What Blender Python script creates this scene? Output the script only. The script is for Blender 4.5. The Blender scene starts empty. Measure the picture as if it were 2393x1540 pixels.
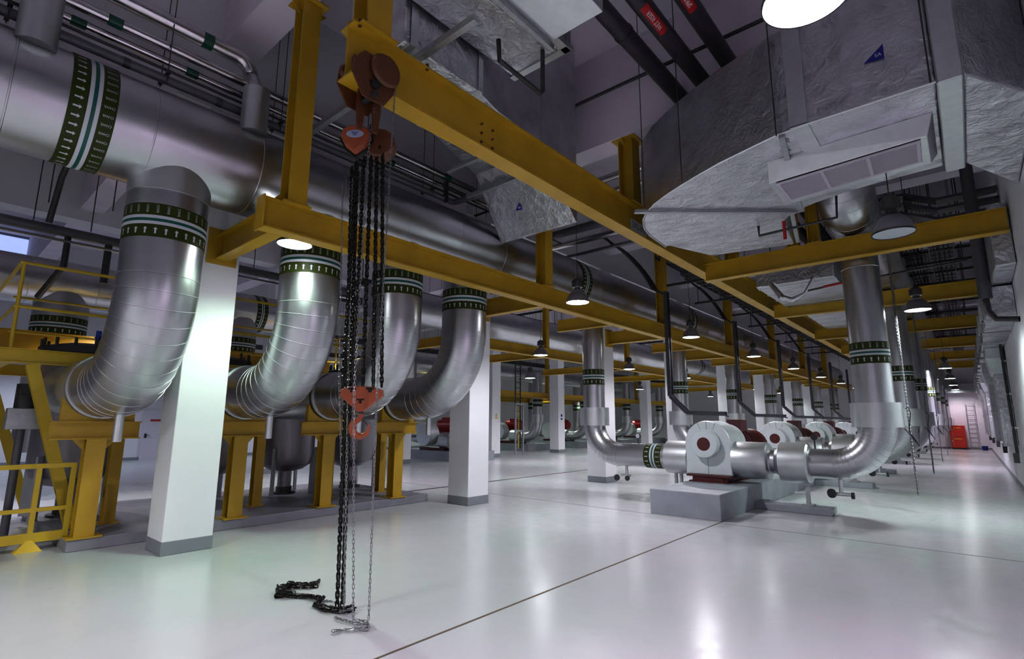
import bpy, math, random
from mathutils import Vector as V, Matrix, noise
random.seed(7)
C = bpy.context.scene.collection
PI = math.pi
BAY = 5.4
ORD = ['nearest', 'second nearest', 'third nearest', 'fourth nearest', 'fifth nearest', 'sixth nearest', 'seventh nearest', 'farthest']

# ------------------------------------------------------------------ materials
def mat(name, base, metal=0.0, rough=0.5, var=0.0, vscale=3.0, bump=0.0, bscale=20.0, voro=False, base2=None, emit=None, es=0.0, spec=0.5, stretch=None):
    m = bpy.data.materials.new(name); m.use_nodes = True
    nt = m.node_tree; b = nt.nodes['Principled BSDF']
    b.inputs['Metallic'].default_value = metal; b.inputs['Roughness'].default_value = rough
    b.inputs['Specular IOR Level'].default_value = spec
    b.inputs['Base Color'].default_value = (*base, 1)
    tc = nt.nodes.new('ShaderNodeTexCoord'); out = tc.outputs['Object']
    if stretch:
        mp = nt.nodes.new('ShaderNodeMapping'); mp.inputs['Scale'].default_value = stretch
        nt.links.new(out, mp.inputs['Vector']); out = mp.outputs['Vector']
    if var > 0:
        n = nt.nodes.new('ShaderNodeTexNoise'); n.inputs['Scale'].default_value = vscale; n.inputs['Detail'].default_value = 5
        nt.links.new(out, n.inputs['Vector'])
        r = nt.nodes.new('ShaderNodeMapRange'); r.inputs[1].default_value = .3; r.inputs[2].default_value = .7
        nt.links.new(n.outputs['Fac'], r.inputs[0])
        mx = nt.nodes.new('ShaderNodeMix'); mx.data_type = 'RGBA'
        b2 = base2 or tuple(c * (1 - var) for c in base)
        mx.inputs[6].default_value = (*base, 1); mx.inputs[7].default_value = (*b2, 1)
        nt.links.new(r.outputs[0], mx.inputs[0]); nt.links.new(mx.outputs[2], b.inputs['Base Color'])
        r2 = nt.nodes.new('ShaderNodeMapRange'); r2.inputs[3].default_value = max(0.02, rough * .85); r2.inputs[4].default_value = min(1, rough * 1.25)
        nt.links.new(n.outputs['Fac'], r2.inputs[0]); nt.links.new(r2.outputs[0], b.inputs['Roughness'])
    if bump > 0:
        if voro:
            n2 = nt.nodes.new('ShaderNodeTexVoronoi'); n2.feature = 'F1'; n2.inputs['Scale'].default_value = bscale
            h = n2.outputs['Distance']
            n3 = nt.nodes.new('ShaderNodeTexNoise'); n3.inputs['Scale'].default_value = bscale * 1.7; n3.inputs['Detail'].default_value = 4
            n3.inputs['Distortion'].default_value = 1.5
            nt.links.new(out, n3.inputs['Vector'])
            ad = nt.nodes.new('ShaderNodeMath'); ad.operation = 'ADD'
            nt.links.new(h, ad.inputs[0]); nt.links.new(n3.outputs['Fac'], ad.inputs[1]); hh = ad.outputs[0]
        else:
            n2 = nt.nodes.new('ShaderNodeTexNoise'); n2.inputs['Scale'].default_value = bscale; n2.inputs['Detail'].default_value = 3
            hh = n2.outputs['Fac']
        nt.links.new(out, n2.inputs['Vector'])
        bp = nt.nodes.new('ShaderNodeBump'); bp.inputs['Strength'].default_value = bump; bp.inputs['Distance'].default_value = .02
        nt.links.new(hh, bp.inputs['Height']); nt.links.new(bp.outputs[0], b.inputs['Normal'])
    if emit:
        b.inputs['Emission Color'].default_value = (*emit, 1); b.inputs['Emission Strength'].default_value = es
    return m

M = dict(
    clad=mat('aluminium_cladding', (.56, .56, .60), 1, .30, .14, 1.5, .05, 6),
    clad2=mat('aluminium_cladding_satin', (.66, .68, .70), .9, .36, .12, 3, .06, 9),
    oval=mat('label_grey_blue', (.30, .34, .48), 0, .5),
    seam=mat('seam_edge', (.80, .80, .82), .8, .3),
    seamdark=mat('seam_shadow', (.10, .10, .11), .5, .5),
    paint_al=mat('pump_cladding', (.66, .70, .73), .35, .38, .08, 3, .06, 12),
    foil=mat('foil_insulation', (.74, .74, .80), .9, .33, .30, 2.6, 1.0, 4.5, True),
    foil2=mat('foil_insulation_fine', (.66, .66, .71), .9, .36, .22, 3, .6, 7, True),
    tape=mat('foil_tape', (.68, .70, .73), .9, .33, .1, 8, .12, 9),
    galv=mat('galvanised_steel', (.50, .52, .55), .85, .42, .2, 12, .03, 30),
    pipe=mat('bright_pipe', (.62, .60, .62), 1, .22, .1, 4),
    gpipe=mat('grey_pipe', (.12, .12, .14), .2, .4, .2, 6),
    dpipe=mat('dark_pipe', (.045, .04, .05), .1, .38, .2, 5),
    yellow=mat('yellow_paint', (.52, .315, .02), 0, .38, .18, 2.2, .03, 20),
    yellow2=mat('bright_yellow_paint', (.74, .50, .03), 0, .4, .12, 3),
    yrail=mat('rail_yellow_paint', (.62, .43, .03), 0, .42, .12, 3),
    orange=mat('orange_paint', (.13, .042, .016), .1, .42, .3, 14, .1, 30),
    orange2=mat('bright_orange_paint', (.34, .08, .03), .1, .38, .2, 10),
    chain=mat('black_chain', (.025, .023, .022), .7, .35),
    schain=mat('silver_chain', (.30, .30, .31), .9, .35),
    white=mat('white_column_paint', (.80, .80, .84), 0, .55, .04, 2, .02, 40),
    skirt=mat('grey_skirting_paint', (.24, .26, .29), 0, .5, .1, 4),
    wall=mat('wall_paint', (.74, .73, .78), 0, .6, .05, 2),
    ceil=mat('ceiling_paint', (.80, .73, .84), 0, .8, .1, 1.5),
    conc=mat('painted_concrete', (.30, .32, .36), 0, .5, .18, 3, .15, 18),
    conc2=mat('dark_plinth', (.27, .27, .31), 0, .45, .2, 3, .1, 18),
    green=mat('dark_green_band', (.026, .040, .002), 0, .5, .1, 5, spec=.25),
    bwhite=mat('band_white', (.55, .57, .63), 0, .5),
    teal=mat('band_teal', (.0, .085, .065), 0, .45),
    tgreen=mat('green_tape', (.0, .06, .04), 0, .45),
    red=mat('oxide_red_paint', (.085, .012, .014), .1, .4, .2, 8),
    bred=mat('bright_red_paint', (.38, .012, .015), .1, .35, .15, 8),
    cred=mat('cabinet_red', (.55, .03, .015), 0, .4, .1, 4),
    black=mat('black_rubber', (.012, .012, .014), 0, .5),
    dark=mat('dark_steel', (.06, .06, .065), .5, .45, .2, 8),
    tray=mat('cable_tray', (.10, .10, .12), .6, .4, .2, 6),
    blue=mat('blue_label', (.01, .015, .22), 0, .4),
    bluev=mat('blue_handle', (.01, .08, .6), 0, .4),
    redlab=mat('red_label', (.40, .01, .015), 0, .5),
    orlab=mat('orange_label', (.5, .11, .02), 0, .5),
    ltext=mat('label_lettering', (.75, .75, .78), 0, .5),
    btext=mat('black_lettering', (.01, .01, .012), 0, .5),
    tank=mat('tank_steel', (.33, .31, .34), .75, .38, .25, 2.5, .02, 20, stretch=(1, 1, .25)),
    tleg=mat('tank_leg_paint', (.42, .43, .47), .1, .5, .15, 4),
    shade=mat('lamp_shade', (.22, .21, .24), .5, .4),
    grille=mat('grille_white', (.50, .46, .54), 0, .4),
    gdark=mat('grille_gap', (.08, .07, .09), 0, .6),
    lamp=mat('lit_lamp_glass', (1, 1, 1), 0, .3, emit=(.93, .97, 1), es=28),
    lampoff=mat('unlit_lamp_glass', (.55, .62, .66), .2, .2),
    sky=mat('daylight_glass', (.3, .4, .7), 0, .3, emit=(.42, .52, .95), es=.9),
    strip=mat('lit_beam_strip', (.88, .84, .92), 0, .5),
    cream=mat('door_paint', (.62, .60, .66), 0, .45),
    groove=mat('floor_joint', (.10, .075, .05), 0, .8),
    trench=mat('trench_cover', (.10, .07, .085), .2, .6),
)

def floor_mat():
    m = bpy.data.materials.new('epoxy_floor'); m.use_nodes = True; nt = m.node_tree; b = nt.nodes['Principled BSDF']
    tc = nt.nodes.new('ShaderNodeTexCoord')
    n = nt.nodes.new('ShaderNodeTexNoise'); n.inputs['Scale'].default_value = .35; n.inputs['Detail'].default_value = 4
    nt.links.new(tc.outputs['Object'], n.inputs['Vector'])
    cr = nt.nodes.new('ShaderNodeValToRGB'); e = cr.color_ramp.elements
    e[0].position = .3; e[0].color = (.44, .50, .48, 1); e[1].position = .7; e[1].color = (.56, .53, .58, 1)  # green and pink mottling paints in the coloured light of the lamps
    nt.links.new(n.outputs['Fac'], cr.inputs[0])
    n2 = nt.nodes.new('ShaderNodeTexNoise'); n2.inputs['Scale'].default_value = 5; n2.inputs['Detail'].default_value = 8
    nt.links.new(tc.outputs['Object'], n2.inputs['Vector'])
    r = nt.nodes.new('ShaderNodeMapRange'); r.inputs[1].default_value = .62; r.inputs[2].default_value = .74; r.inputs[3].default_value = 0; r.inputs[4].default_value = .18
    nt.links.new(n2.outputs['Fac'], r.inputs[0])
    mx = nt.nodes.new('ShaderNodeMix'); mx.data_type = 'RGBA'; mx.inputs[7].default_value = (.35, .33, .30, 1)
    nt.links.new(r.outputs[0], mx.inputs[0]); nt.links.new(cr.outputs[0], mx.inputs[6]); nt.links.new(mx.outputs[2], b.inputs['Base Color'])
    r2 = nt.nodes.new('ShaderNodeMapRange'); r2.inputs[3].default_value = .13; r2.inputs[4].default_value = .30
    nt.links.new(n2.outputs['Fac'], r2.inputs[0]); nt.links.new(r2.outputs[0], b.inputs['Roughness'])
    bp = nt.nodes.new('ShaderNodeBump'); bp.inputs['Strength'].default_value = .05; bp.inputs['Distance'].default_value = .02
    nt.links.new(n2.outputs['Fac'], bp.inputs['Height']); nt.links.new(bp.outputs[0], b.inputs['Normal'])
    b.inputs['Specular IOR Level'].default_value = .5
    return m

# ------------------------------------------------------------------ mesh builder
ORIG = {}
class MB:
    def __init__(s): s.v = []; s.f = []; s.sm = []; s.marks = []
    def mark(s, m): s.marks.append((len(s.f), m)); return s
    def add(s, vs, fs, smooth=False):
        o = len(s.v); s.v += [V(a) for a in vs]; s.f += [tuple(i + o for i in f) for f in fs]; s.sm += [smooth] * len(fs); return s
    def box(s, x0, x1, y0, y1, z0, z1):
        x0, x1 = sorted((x0, x1)); y0, y1 = sorted((y0, y1)); z0, z1 = sorted((z0, z1))
        return s.add([(x0, y0, z0), (x1, y0, z0), (x1, y1, z0), (x0, y1, z0), (x0, y0, z1), (x1, y0, z1), (x1, y1, z1), (x0, y1, z1)],
                     [(3, 2, 1, 0), (4, 5, 6, 7), (0, 1, 5, 4), (1, 2, 6, 5), (2, 3, 7, 6), (3, 0, 4, 7)])
    def bar(s, p, q, w, h, up=(0, 0, 1)):
        p, q = V(p), V(q); d = (q - p).normalized(); u = V(up)
        if abs(d.dot(u)) > .98: u = V((0, 1, 0))
        r = d.cross(u).normalized() * w / 2; u2 = r.cross(d).normalized() * h / 2
        vs = [a + i * r + j * u2 for a in (p, q) for i, j in ((-1, -1), (1, -1), (1, 1), (-1, 1))]
        return s.add(vs, [(0, 1, 2, 3), (7, 6, 5, 4), (0, 4, 5, 1), (1, 5, 6, 2), (2, 6, 7, 3), (3, 7, 4, 0)])
    def ibeam(s, p, q, w, h, t=.014, up=(0, 0, 1), tw=.01):
        """I section, p/q at the CENTRE line"""
        p, q = V(p), V(q); d = (q - p).normalized(); u = V(up)
        if abs(d.dot(u)) > .98: u = V((0, 1, 0))
        r = d.cross(u).normalized(); u2 = r.cross(d).normalized()
        for k in (-1, 1):
            o = u2 * (k * (h / 2 - t / 2)); s.bar(p + o, q + o, w, t, u2)
        return s.bar(p, q, tw, h - 2 * t, u2)
    def ring(s, c, a, r, n, e=None):
        a = V(a).normalized()
        e1 = V(e) if e else (V((0, 0, 1)) if abs(a.z) < .9 else V((1, 0, 0)))
        e1 = (e1 - a * e1.dot(a)).normalized(); e2 = a.cross(e1)
        return [V(c) + r * (math.cos(2 * PI * i / n) * e1 + math.sin(2 * PI * i / n) * e2) for i in range(n)]
    def rings(s, rs, cap=True, smooth=True):
        n = len(rs[0]); o = len(s.v)
        for r in rs: s.v += r
        for k in range(len(rs) - 1):
            for i in range(n):
                j = (i + 1) % n
                s.f.append((o + k * n + i, o + k * n + j, o + (k + 1) * n + j, o + (k + 1) * n + i)); s.sm.append(smooth)
        if cap:
            s.f.append(tuple(o + i for i in reversed(range(n)))); s.sm.append(False)
            s.f.append(tuple(o + (len(rs) - 1) * n + i for i in range(n))); s.sm.append(False)
        return s
    def tube(s, pts, r, n=12, cap=True, e=None):
        pts = [V(p) for p in pts]; rs = []
        rr = r if isinstance(r, (list, tuple)) else [r] * len(pts)
        prev = None
        for i, p in enumerate(pts):
            a = (pts[min(i + 1, len(pts) - 1)] - pts[max(i - 1, 0)])
            if a.length < 1e-7: a = prev_a
            a = a.normalized(); prev_a = a
            if prev is None: e1 = V(e) if e else (V((0, 0, 1)) if abs(a.z) < .9 else V((1, 0, 0)))
            else: e1 = prev
            e1 = (e1 - a * e1.dot(a)).normalized(); prev = e1
            rs.append(s.ring(p, a, rr[i], n, e1))
        return s.rings(rs, cap)
    def lathe(s, c, a, prof, n=24, cap=True):
        """prof: (offset along a, radius)"""
        a = V(a).normalized(); c = V(c)
        return s.rings([s.ring(c + a * h, a, max(r, 1e-4), n) for h, r in prof], cap)
    def prism(s, poly, o, u, v, w, depth):
        """polygon (list of 2d) in plane o,u,v extruded along w by depth"""
        o, u, v, w = V(o), V(u), V(v), V(w); n = len(poly)
        a = [o + u * x + v * y for x, y in poly]; b = [p + w * depth for p in a]
        return s.add(a + b, [tuple(reversed(range(n))), tuple(range(n, 2 * n))] + [(i, (i + 1) % n, n + (i + 1) % n, n + i) for i in range(n)])
    def loft(s, rings, smooth=False, cap=True):
        return s.rings([[V(p) for p in r] for r in rings], cap, smooth)
    def build(s, name, m, parent=None, bevel=0, label=None):
        me = bpy.data.meshes.new(name)
        o = V((0, 0, 0))
        if parent is not None: o = ORIG[parent.name]
        me.from_pydata([tuple(v - o) for v in s.v], [], s.f)
        me.polygons.foreach_set('use_smooth', s.sm)
        me.materials.append(m if not isinstance(m, str) else M[m])
        for k, (st, mm) in enumerate(s.marks):
            me.materials.append(M[mm])
            for q in range(st, s.marks[k + 1][0] if k + 1 < len(s.marks) else len(s.f)): me.polygons[q].material_index = k + 1
        me.update()
        import bmesh
        bm = bmesh.new(); bm.from_mesh(me); bmesh.ops.recalc_face_normals(bm, faces=bm.faces); bm.to_mesh(me); bm.free()
        if any(s.sm): me.set_sharp_from_angle(angle=math.radians(32))
        ob = bpy.data.objects.new(name, me); C.objects.link(ob)
        if parent is not None: ob.parent = parent
        ORIG[ob.name] = o
        if bevel:
            md = ob.modifiers.new('bevel', 'BEVEL'); md.width = bevel; md.segments = 2; md.limit_method = 'ANGLE'
        if label: ob['label'] = label
        return ob

def T(name, label, cat, loc=(0, 0, 0), group=None):
    o = bpy.data.objects.new(name, None); C.objects.link(o); o.location = loc; o.empty_display_size = .1
    ORIG[o.name] = V(loc); o['label'] = label; o['category'] = cat
    if group: o['group'] = group
    return o
def tag(o, label, cat, group=None, kind=None):
    o['label'] = label; o['category'] = cat
    if group: o['group'] = group
    if kind: o['kind'] = kind
    return o
def struct(name, mb, m):
    o = mb.build(name, m); o['kind'] = 'structure'; return o
KIDS = {}
def kids(o): return [c for c in bpy.data.objects if c.parent == o]
def copy_tree(o, off, label, rot=0.0, group=None):
    c = o.copy(); C.objects.link(c); c.location = o.location + V(off); c.rotation_euler[2] += rot; ORIG[c.name] = V(c.location)
    c['label'] = label
    if group: c['group'] = group
    def rec(a, b):
        for k in kids(a):
            k2 = k.copy(); C.objects.link(k2); k2.parent = b; rec(k, k2)
    rec(o, c); return c

def text_mesh(txt, size):
    cu = bpy.data.curves.new('lettering', 'FONT'); cu.body = txt; cu.size = size; cu.align_x = 'CENTER'; cu.align_y = 'CENTER'
    cu.resolution_u = 2
    ob = bpy.data.objects.new('lettering', cu); C.objects.link(ob)
    dg = bpy.context.evaluated_depsgraph_get()
    me = bpy.data.meshes.new_from_object(ob.evaluated_get(dg))
    vs = [v.co.copy() for v in me.vertices]; fs = [tuple(p.vertices) for p in me.polygons]
    bpy.data.objects.remove(ob); bpy.data.curves.remove(cu); bpy.data.meshes.remove(me)
    return vs, fs
TM = {}
def tmesh(txt, size):
    if (txt, size) not in TM: TM[(txt, size)] = text_mesh(txt, size)
    return TM[(txt, size)]
def flat_text(mb, txt, size, o, u, v, w=1.0):
    vs, fs = tmesh(txt, size); o, u, v = V(o), V(u).normalized(), V(v).normalized()
    mb.add([o + u * p.x * w + v * p.y for p in vs], fs)
    return mb

def arc(p0, d0, d1, R, n):
    """points along a quarter bend starting at p0 heading d0 ending heading d1"""
    p0, d0, d1 = V(p0), V(d0), V(d1); c = p0 + d1 * R
    return [c - d1 * R * math.cos(t) + d0 * R * math.sin(t) for t in [PI / 2 * i / n for i in range(n + 1)]]
def elbow(mb, p0, d0, d1, R, r, gores, n=40, taper=0.0):
    """gored elbow: smooth bend, bright raised lock seams with a dark line beside each"""
    N = gores * 4; pts = arc(p0, d0, d1, R, N)
    mb.tube(pts, [r * (1 + taper * i / N) for i in range(N + 1)], n)
    seams = []
    for i in range(0, N + 1, 4):
        a = (pts[min(i + 1, N)] - pts[max(i - 1, 0)]).normalized(); seams.append((pts[i], a, r * (1 + taper * i / N)))
    mb.mark('seam')
    for p, a, q in seams: mb.lathe(p, a, [(-.004, q - .002), (-.004, q + .004), (.003, q + .004), (.003, q - .002)], n, False)
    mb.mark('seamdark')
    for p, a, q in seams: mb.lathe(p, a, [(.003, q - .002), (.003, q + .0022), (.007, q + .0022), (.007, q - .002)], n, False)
    return mb

def band(parent, c, a, r, w, n_arrow, flow=1, e=None, detail=True, text='CHWR', arrows_first=True):
    """flow marking band: dark green sleeve, white and teal rings, arrows and lettering"""
    a = V(a).normalized() * flow; c = V(c)
    seg = 48
    k = V((0, 0, 1)) if abs(a.z) < .9 else V((1, 0, 0)); e1 = (k - a * k.dot(a)).normalized(); e2 = a.cross(e1)
    b = MB().lathe(c, a, [(-w / 2, r + .001), (-w / 2, r + .004), (w / 2, r + .004), (w / 2, r + .001)], seg, False)
    z0 = -w * .13; b.mark('bwhite')
    for q in (0, 2):
        s0 = z0 + w * .09 * q
        b.lathe(c, a, [(s0, r + .0035), (s0, r + .0065), (s0 + w * .09, r + .0065), (s0 + w * .09, r + .0035)], seg, False)
    s0 = z0 + w * .09; b.mark('teal')
    b.lathe(c, a, [(s0, r + .0035), (s0, r + .0063), (s0 + w * .09, r + .0063), (s0 + w * .09, r + .0035)], seg, False)
    b.mark('bwhite')
    if not detail: return b.build('flow_band', 'green', parent)
    def put(mb, vs, fs, uc, th, flip=1):
        rr = r + .0065; out = []
        for p in vs:
            t = th + flip * p[1] / rr; out.append(c + a * (uc + flip * p[0]) + rr * (math.cos(t) * e1 + math.sin(t) * e2))
        mb.add(out, fs)
    am = tm = b; L = w * .19; hw = min(.022, 2 * PI * r / n_arrow * .28)
    ar = [(-L / 2, -hw * .4), (L * .18, -hw * .4), (L * .18, -hw), (L / 2, 0), (L * .18, hw), (L * .18, hw * .4), (-L / 2, hw * .4)]
    tv, tf = tmesh(text, w * .10)
    for i in range(n_arrow):
        th = 2 * PI * i / n_arrow
        put(am, ar, [(0, 1, 5, 6), (2, 3, 4)], -w * .315, th)
        put(tm, [(-p.x * .8, p.y) for p in tv], tf, w * .33, th)
    return b.build('flow_band', 'green', parent)

# ------------------------------------------------------------------ camera
F, yaw, pitch, roll = 1224.7, .7125, .1730, .0048
cy, sy, cp, sp = math.cos(yaw), math.sin(yaw), math.cos(pitch), math.sin(pitch)
f = V((-sy * cp, cy * cp, sp)); r_ = V((cy, sy, 0)); u_ = r_.cross(f)
r2 = math.cos(roll) * r_ + math.sin(roll) * u_; u2 = -math.sin(roll) * r_ + math.cos(roll) * u_
cam = bpy.data.cameras.new('camera'); co = bpy.data.objects.new('camera', cam); C.objects.link(co)
cam.sensor_width = 36; cam.sensor_fit = 'HORIZONTAL'; cam.lens = 36 * F / 2393; cam.clip_end = 300
m4 = Matrix(((r2.x, u2.x, -f.x, 0), (r2.y, u2.y, -f.y, 0), (r2.z, u2.z, -f.z, 1.7), (0, 0, 0, 1)))
co.matrix_world = m4; bpy.context.scene.camera = co

# ------------------------------------------------------------------ setting
YE = 46.8
struct('floor', MB().box(-27.2, 1.1, -6, YE + .3, -.2, 0), floor_mat())
struct('ceiling', MB().box(-27.2, 1.1, -6, YE + .3, 8.6, 8.9), 'ceil')
struct('wall_right', MB().box(.85, 1.1, -6, YE, 0, 8.6), 'wall')
struct('wall_left', MB().box(-27.2, -26.9, -6, YE, 0, 8.6), 'wall')
struct('wall_end', MB().box(-26.9, .85, YE, YE + .3, 0, 8.6), 'wall')
struct('wall_back', MB().box(-26.9, .85, -6, -5.8, 0, 8.6), 'wall')
struct('baseboard_right', MB().box(.83, .85, -5.8, YE, 0, .12), 'skirt')
struct('baseboard_left', MB().box(-26.9, -26.88, -5.8, YE, 0, .12), 'skirt')
struct('baseboard_end', MB().box(-26.88, .83, YE - .02, YE, 0, .12), 'skirt')
# floor joints and trench cover
struct('trim_1', MB().box(-3.46, -3.435, -5.8, 9.56, .0, .002), 'groove')
struct('trim_2', MB().box(-17, -3.45, 9.46, 9.472, .0, .002), 'groove')
struct('trim_3', MB().box(-3.45, .8, 9.42, 9.432, .0, .002), 'groove')
struct('trim_4', MB().box(-10.62, -10.5, 8.3, 24, .0, .004), 'trench')
# structural beams under the slab
n = 5
for k in range(-1, 9):
    y = 2.7 + BAY * k
    zb = 6.75 if k in (1, 2, 3, 4, 5, 6, 7) else 7.2
    struct('trim_%d' % n, MB().box(-26.9, .85, y - .25, y + .25, zb, 8.6), 'ceil'); n += 1
for x, zb in ((-8.2, 6.2), (-17.6, 6.9)):
    struct('trim_%d' % n, MB().box(x - .3, x + .3, -5.8, YE, zb, 8.6), 'wall'); n += 1
for a_, b_ in ((-4.5, 1.95), (3.9, 7.55)):
    struct('trim_%d' % n, MB().box(-7.9, -7.86, a_, b_, 6.02, 6.40), 'strip'); n += 1  # paler strip paints in the light on the lower beam face
# daylight window high in the left wall
wf = MB()
for a, b, c2, d in ((-.6, 3.1, 7.72, 7.8), (-.6, 3.1, 8.52, 8.6), (-.6, -.52, 7.8, 8.52), (3.02, 3.1, 7.8, 8.52)): wf.box(-26.9, -26.8, a, b, c2, d)
w = wf.build('window_1', 'skirt'); w['kind'] = 'structure'
MB().box(-26.88, -26.86, -.52, 3.02, 7.8, 8.52).build('pane', 'sky', w)
# white door in the left wall
d = MB().box(-26.9, -26.84, 6.95, 8.0, 0, 2.1).build('door_1', 'cream'); d['kind'] = 'structure'
hd = MB(); hd.bar((-26.82, 7.08, 1.02), (-26.76, 7.08, 1.02), .02, .02); hd.bar((-26.77, 7.08, 1.02), (-26.77, 7.22, 1.02), .02, .02); hd.box(-26.84, -26.82, 7.04, 7.12, .92, 1.1)
hd.build('door_handle', 'dark', d)
MB().box(-26.838, -26.83, 7.2, 7.6, 1.62, 1.70).build('door_sign', 'redlab', d)

# ------------------------------------------------------------------ columns
def column(x, y, label, group):
    r = T('concrete_column', label, 'column', (x, y, 0), group)
    MB().box(x - .3, x + .3, y - .3, y + .3, 0, 6.2 if x > -10 else 6.9).build('shaft', 'white', r, .012)
    MB().box(x - .306, x + .306, y - .306, y + .306, .0, .17).build('skirting', 'skirt', r, .008)
    return r
for k in range(0, 8):
    where = ['in front of the first big pipe bend', 'beside the fourth pipe bend', 'behind the first pump'][k] if k < 3 else 'behind the %s pump of the right row' % ['', '', '', 'second', 'third', 'fourth', 'fifth', 'sixth'][k]
    column(-8.2, 2.7 + BAY * k, 'square white column with grey foot, %s' % where, 'white columns of the near row')
for k in range(1, 8):
    c0 = column(-17.6, 2.7 + BAY * k, 'white column of the far row, %s from the camera' % ORD[k - 1], 'white columns of the far row')
    if k in (3, 4):
        y = 2.7 + BAY * k
        if k == 3:
            MB().prism([(-.07, 0), (.07, 0), (0, .13)], (-17.294, y + .0, 1.95), (0, 1, 0), (0, 0, 1), (1, 0, 0), .004).build('warning_sign', 'yellow2', c0, label='small yellow warning triangle')
            MB().box(-17.294, -17.29, y - .07, y + .07, 1.8, 1.9).build('warning_plate', 'yellow2', c0, label='small yellow plate')
        else:
            MB().lathe((-17.299, y, 2.02), (1, 0, 0), [(0, .08), (.004, .08)], 16).build('safety_sign', 'blue', c0, label='round blue sign')
            MB().box(-17.299, -17.294, y - .08, y + .08, 1.78, 1.88).build('safety_plate', 'blue', c0, label='small blue plate')

# ------------------------------------------------------------------ plinths
def plinth(x0, x1, y0, y1, h, label, m='conc', grp=None, name='concrete_plinth'):
    o = MB().box(x0, x1, y0, y1, 0, h).build(name, m, None, .012)
    return tag(o, label, 'plinth', grp)
plinth(-12.6, -9.0, 1.65, 7.68, .15, 'long low grey plinth carrying the filter tanks and yellow stands', 'conc2')
for k in range(0, 7):
    y = BAY * k
    plinth(-4.77, -3.45, 9.55 + y, min(14.6 + y, 46.4), .45, 'high concrete block under the %s pump of the right row' % ['first', 'second', 'third', 'fourth', 'fifth', 'sixth', 'seventh'][k], 'conc', 'concrete blocks under the pumps')
    plinth(-3.45, -2.12, 11.45 + y, 12.0 + y, .13, 'low concrete strip right of the %s pump block' % ['first', 'second', 'third', 'fourth', 'fifth', 'sixth', 'seventh'][k], 'conc', 'low strips beside the pump blocks', 'concrete_strip')

# ------------------------------------------------------------------ header pipes
RISY = [1.85, 3.75, 5.32, 6.92]
def header(x, z, r, y0, y1, label, bands, seams=1.2, sad=True):
    h = T('header_pipe', label, 'pipe', (x, y0, z))
    pts = []; rr = []; y = y0
    while y < y1:
        pts += [(x, y, z), (x, min(y + seams - .02, y1), z), (x, min(y + seams - .015, y1 + .001), z), (x, min(y + seams - .005, y1 + .002), z)]
        rr += [r, r, r + .004, r + .004]; y += seams
    MB().tube(pts, rr, 48).build('pipe_run', 'clad', h)
    for yb, w, na in bands: band(h, (x, yb, z), (0, 1, 0), r + .004, w, na)
    return h
hd1 = header(-7.2, 5.07, .60, -5.7, 44, 'huge silver overhead header pipe with green band above the four bends', [(.92, .40, 40), (10.43, .40, 40), (17, .4, 40)])
for y in (.42, 2.57):
    MB().lathe((-6.74, y, 5.40), (0, 0, 1), [(0, .165), (.62, .165), (.63, .1)], 28).build('branch_stub', 'clad2', hd1)
vv = MB(); vv.box(-6.82, -6.66, .34, .5, 6.1, 6.35); vv.tube([(-6.74, .42, 6.0), (-6.74, .42, 6.6)], .05, 10); vv.lathe((-6.62, .42, 6.25), (1, 0, 0), [(0, .13), (.03, .13)], 14)
vv.build('stub_valve', 'dark', hd1)
header(-15.5, 4.75, .53, -5.7, 7.0, 'dark silver header pipe behind the yellow platform rail', [(6.45, .3, 30)])
h3 = header(-12.2, 5.0, .50, 8.2, 40, 'long silver header pipe between the two column rows', [(19.6, .4, 30), (31, .4, 30)])
hr_ = header(-1.3, 5.62, .46, 11.3, 44, 'silver header pipe above the right hand row of risers', [])
elbow(MB(), (-1.3, 10.5, 6.42), (0, 0, -1), (0, 1, 0), .8, .46, 8, 36).build('header_bend', 'clad', hr_)
MB().tube([(-1.3, 10.5, 6.42), (-1.3, 10.5, 8.6)], .46, 36).build('header_drop', 'clad', hr_)
header(-21.5, 4.6, .45, 16, 44, 'distant silver header pipe over the far pump row', [])
# ------------------------------------------------------------------ big bends
def big_bend(y, label):
    t = T('bend_pipe', label, 'pipe', (-7.2, y, 0), 'big silver pipe bends feeding the filter tanks')
    r = .425; x = -7.2
    MB().tube([(x, y, 4.75), (x, y, 4.345)], r + .012, 48).build('branch_collar', 'clad2', t)
    MB().tube([(x, y, 4.6), (x, y, 3.35)], r, 48).build('straight_pipe', 'clad', t)
    elbow(MB(), (x, y, 3.35), (0, 0, -1), (-1, 0, 0), 1.2, r, 12, 48).build('elbow', 'clad', t)
    MB().tube([(-8.4, y, 2.15), (-9.0, y, 2.15)], r, 48).build('horizontal_pipe', 'clad', t)
    MB().lathe((-9.0, y, 2.15), (-1, 0, 0), [(0, r + .02), (.05, r + .02), (.05, r - .03), (.12, r - .03), (.12, r + .01), (2.3, r + .01)], 40).build('flanged_pipe', 'clad2', t)
    MB().lathe((-9.06, y, 2.15), (-1, 0, 0), [(0, r + .012), (.05, r + .012)], 40).build('gasket', 'black', t)
    band(t, (x, y, 3.955), (0, 0, 1), r, .40, 26)
    MB().tube([(-8.15, y, 1.85), (-8.15, y, 1.42)], .052, 16).build('drain_stub', 'clad2', t)
for i, y in enumerate(RISY):
    big_bend(y, 'big silver pipe bend with green arrow band, %s' % ['left of the first white column', 'just right of the first white column', 'right behind the hanging chains', 'in front of the second white column'][i])

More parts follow.
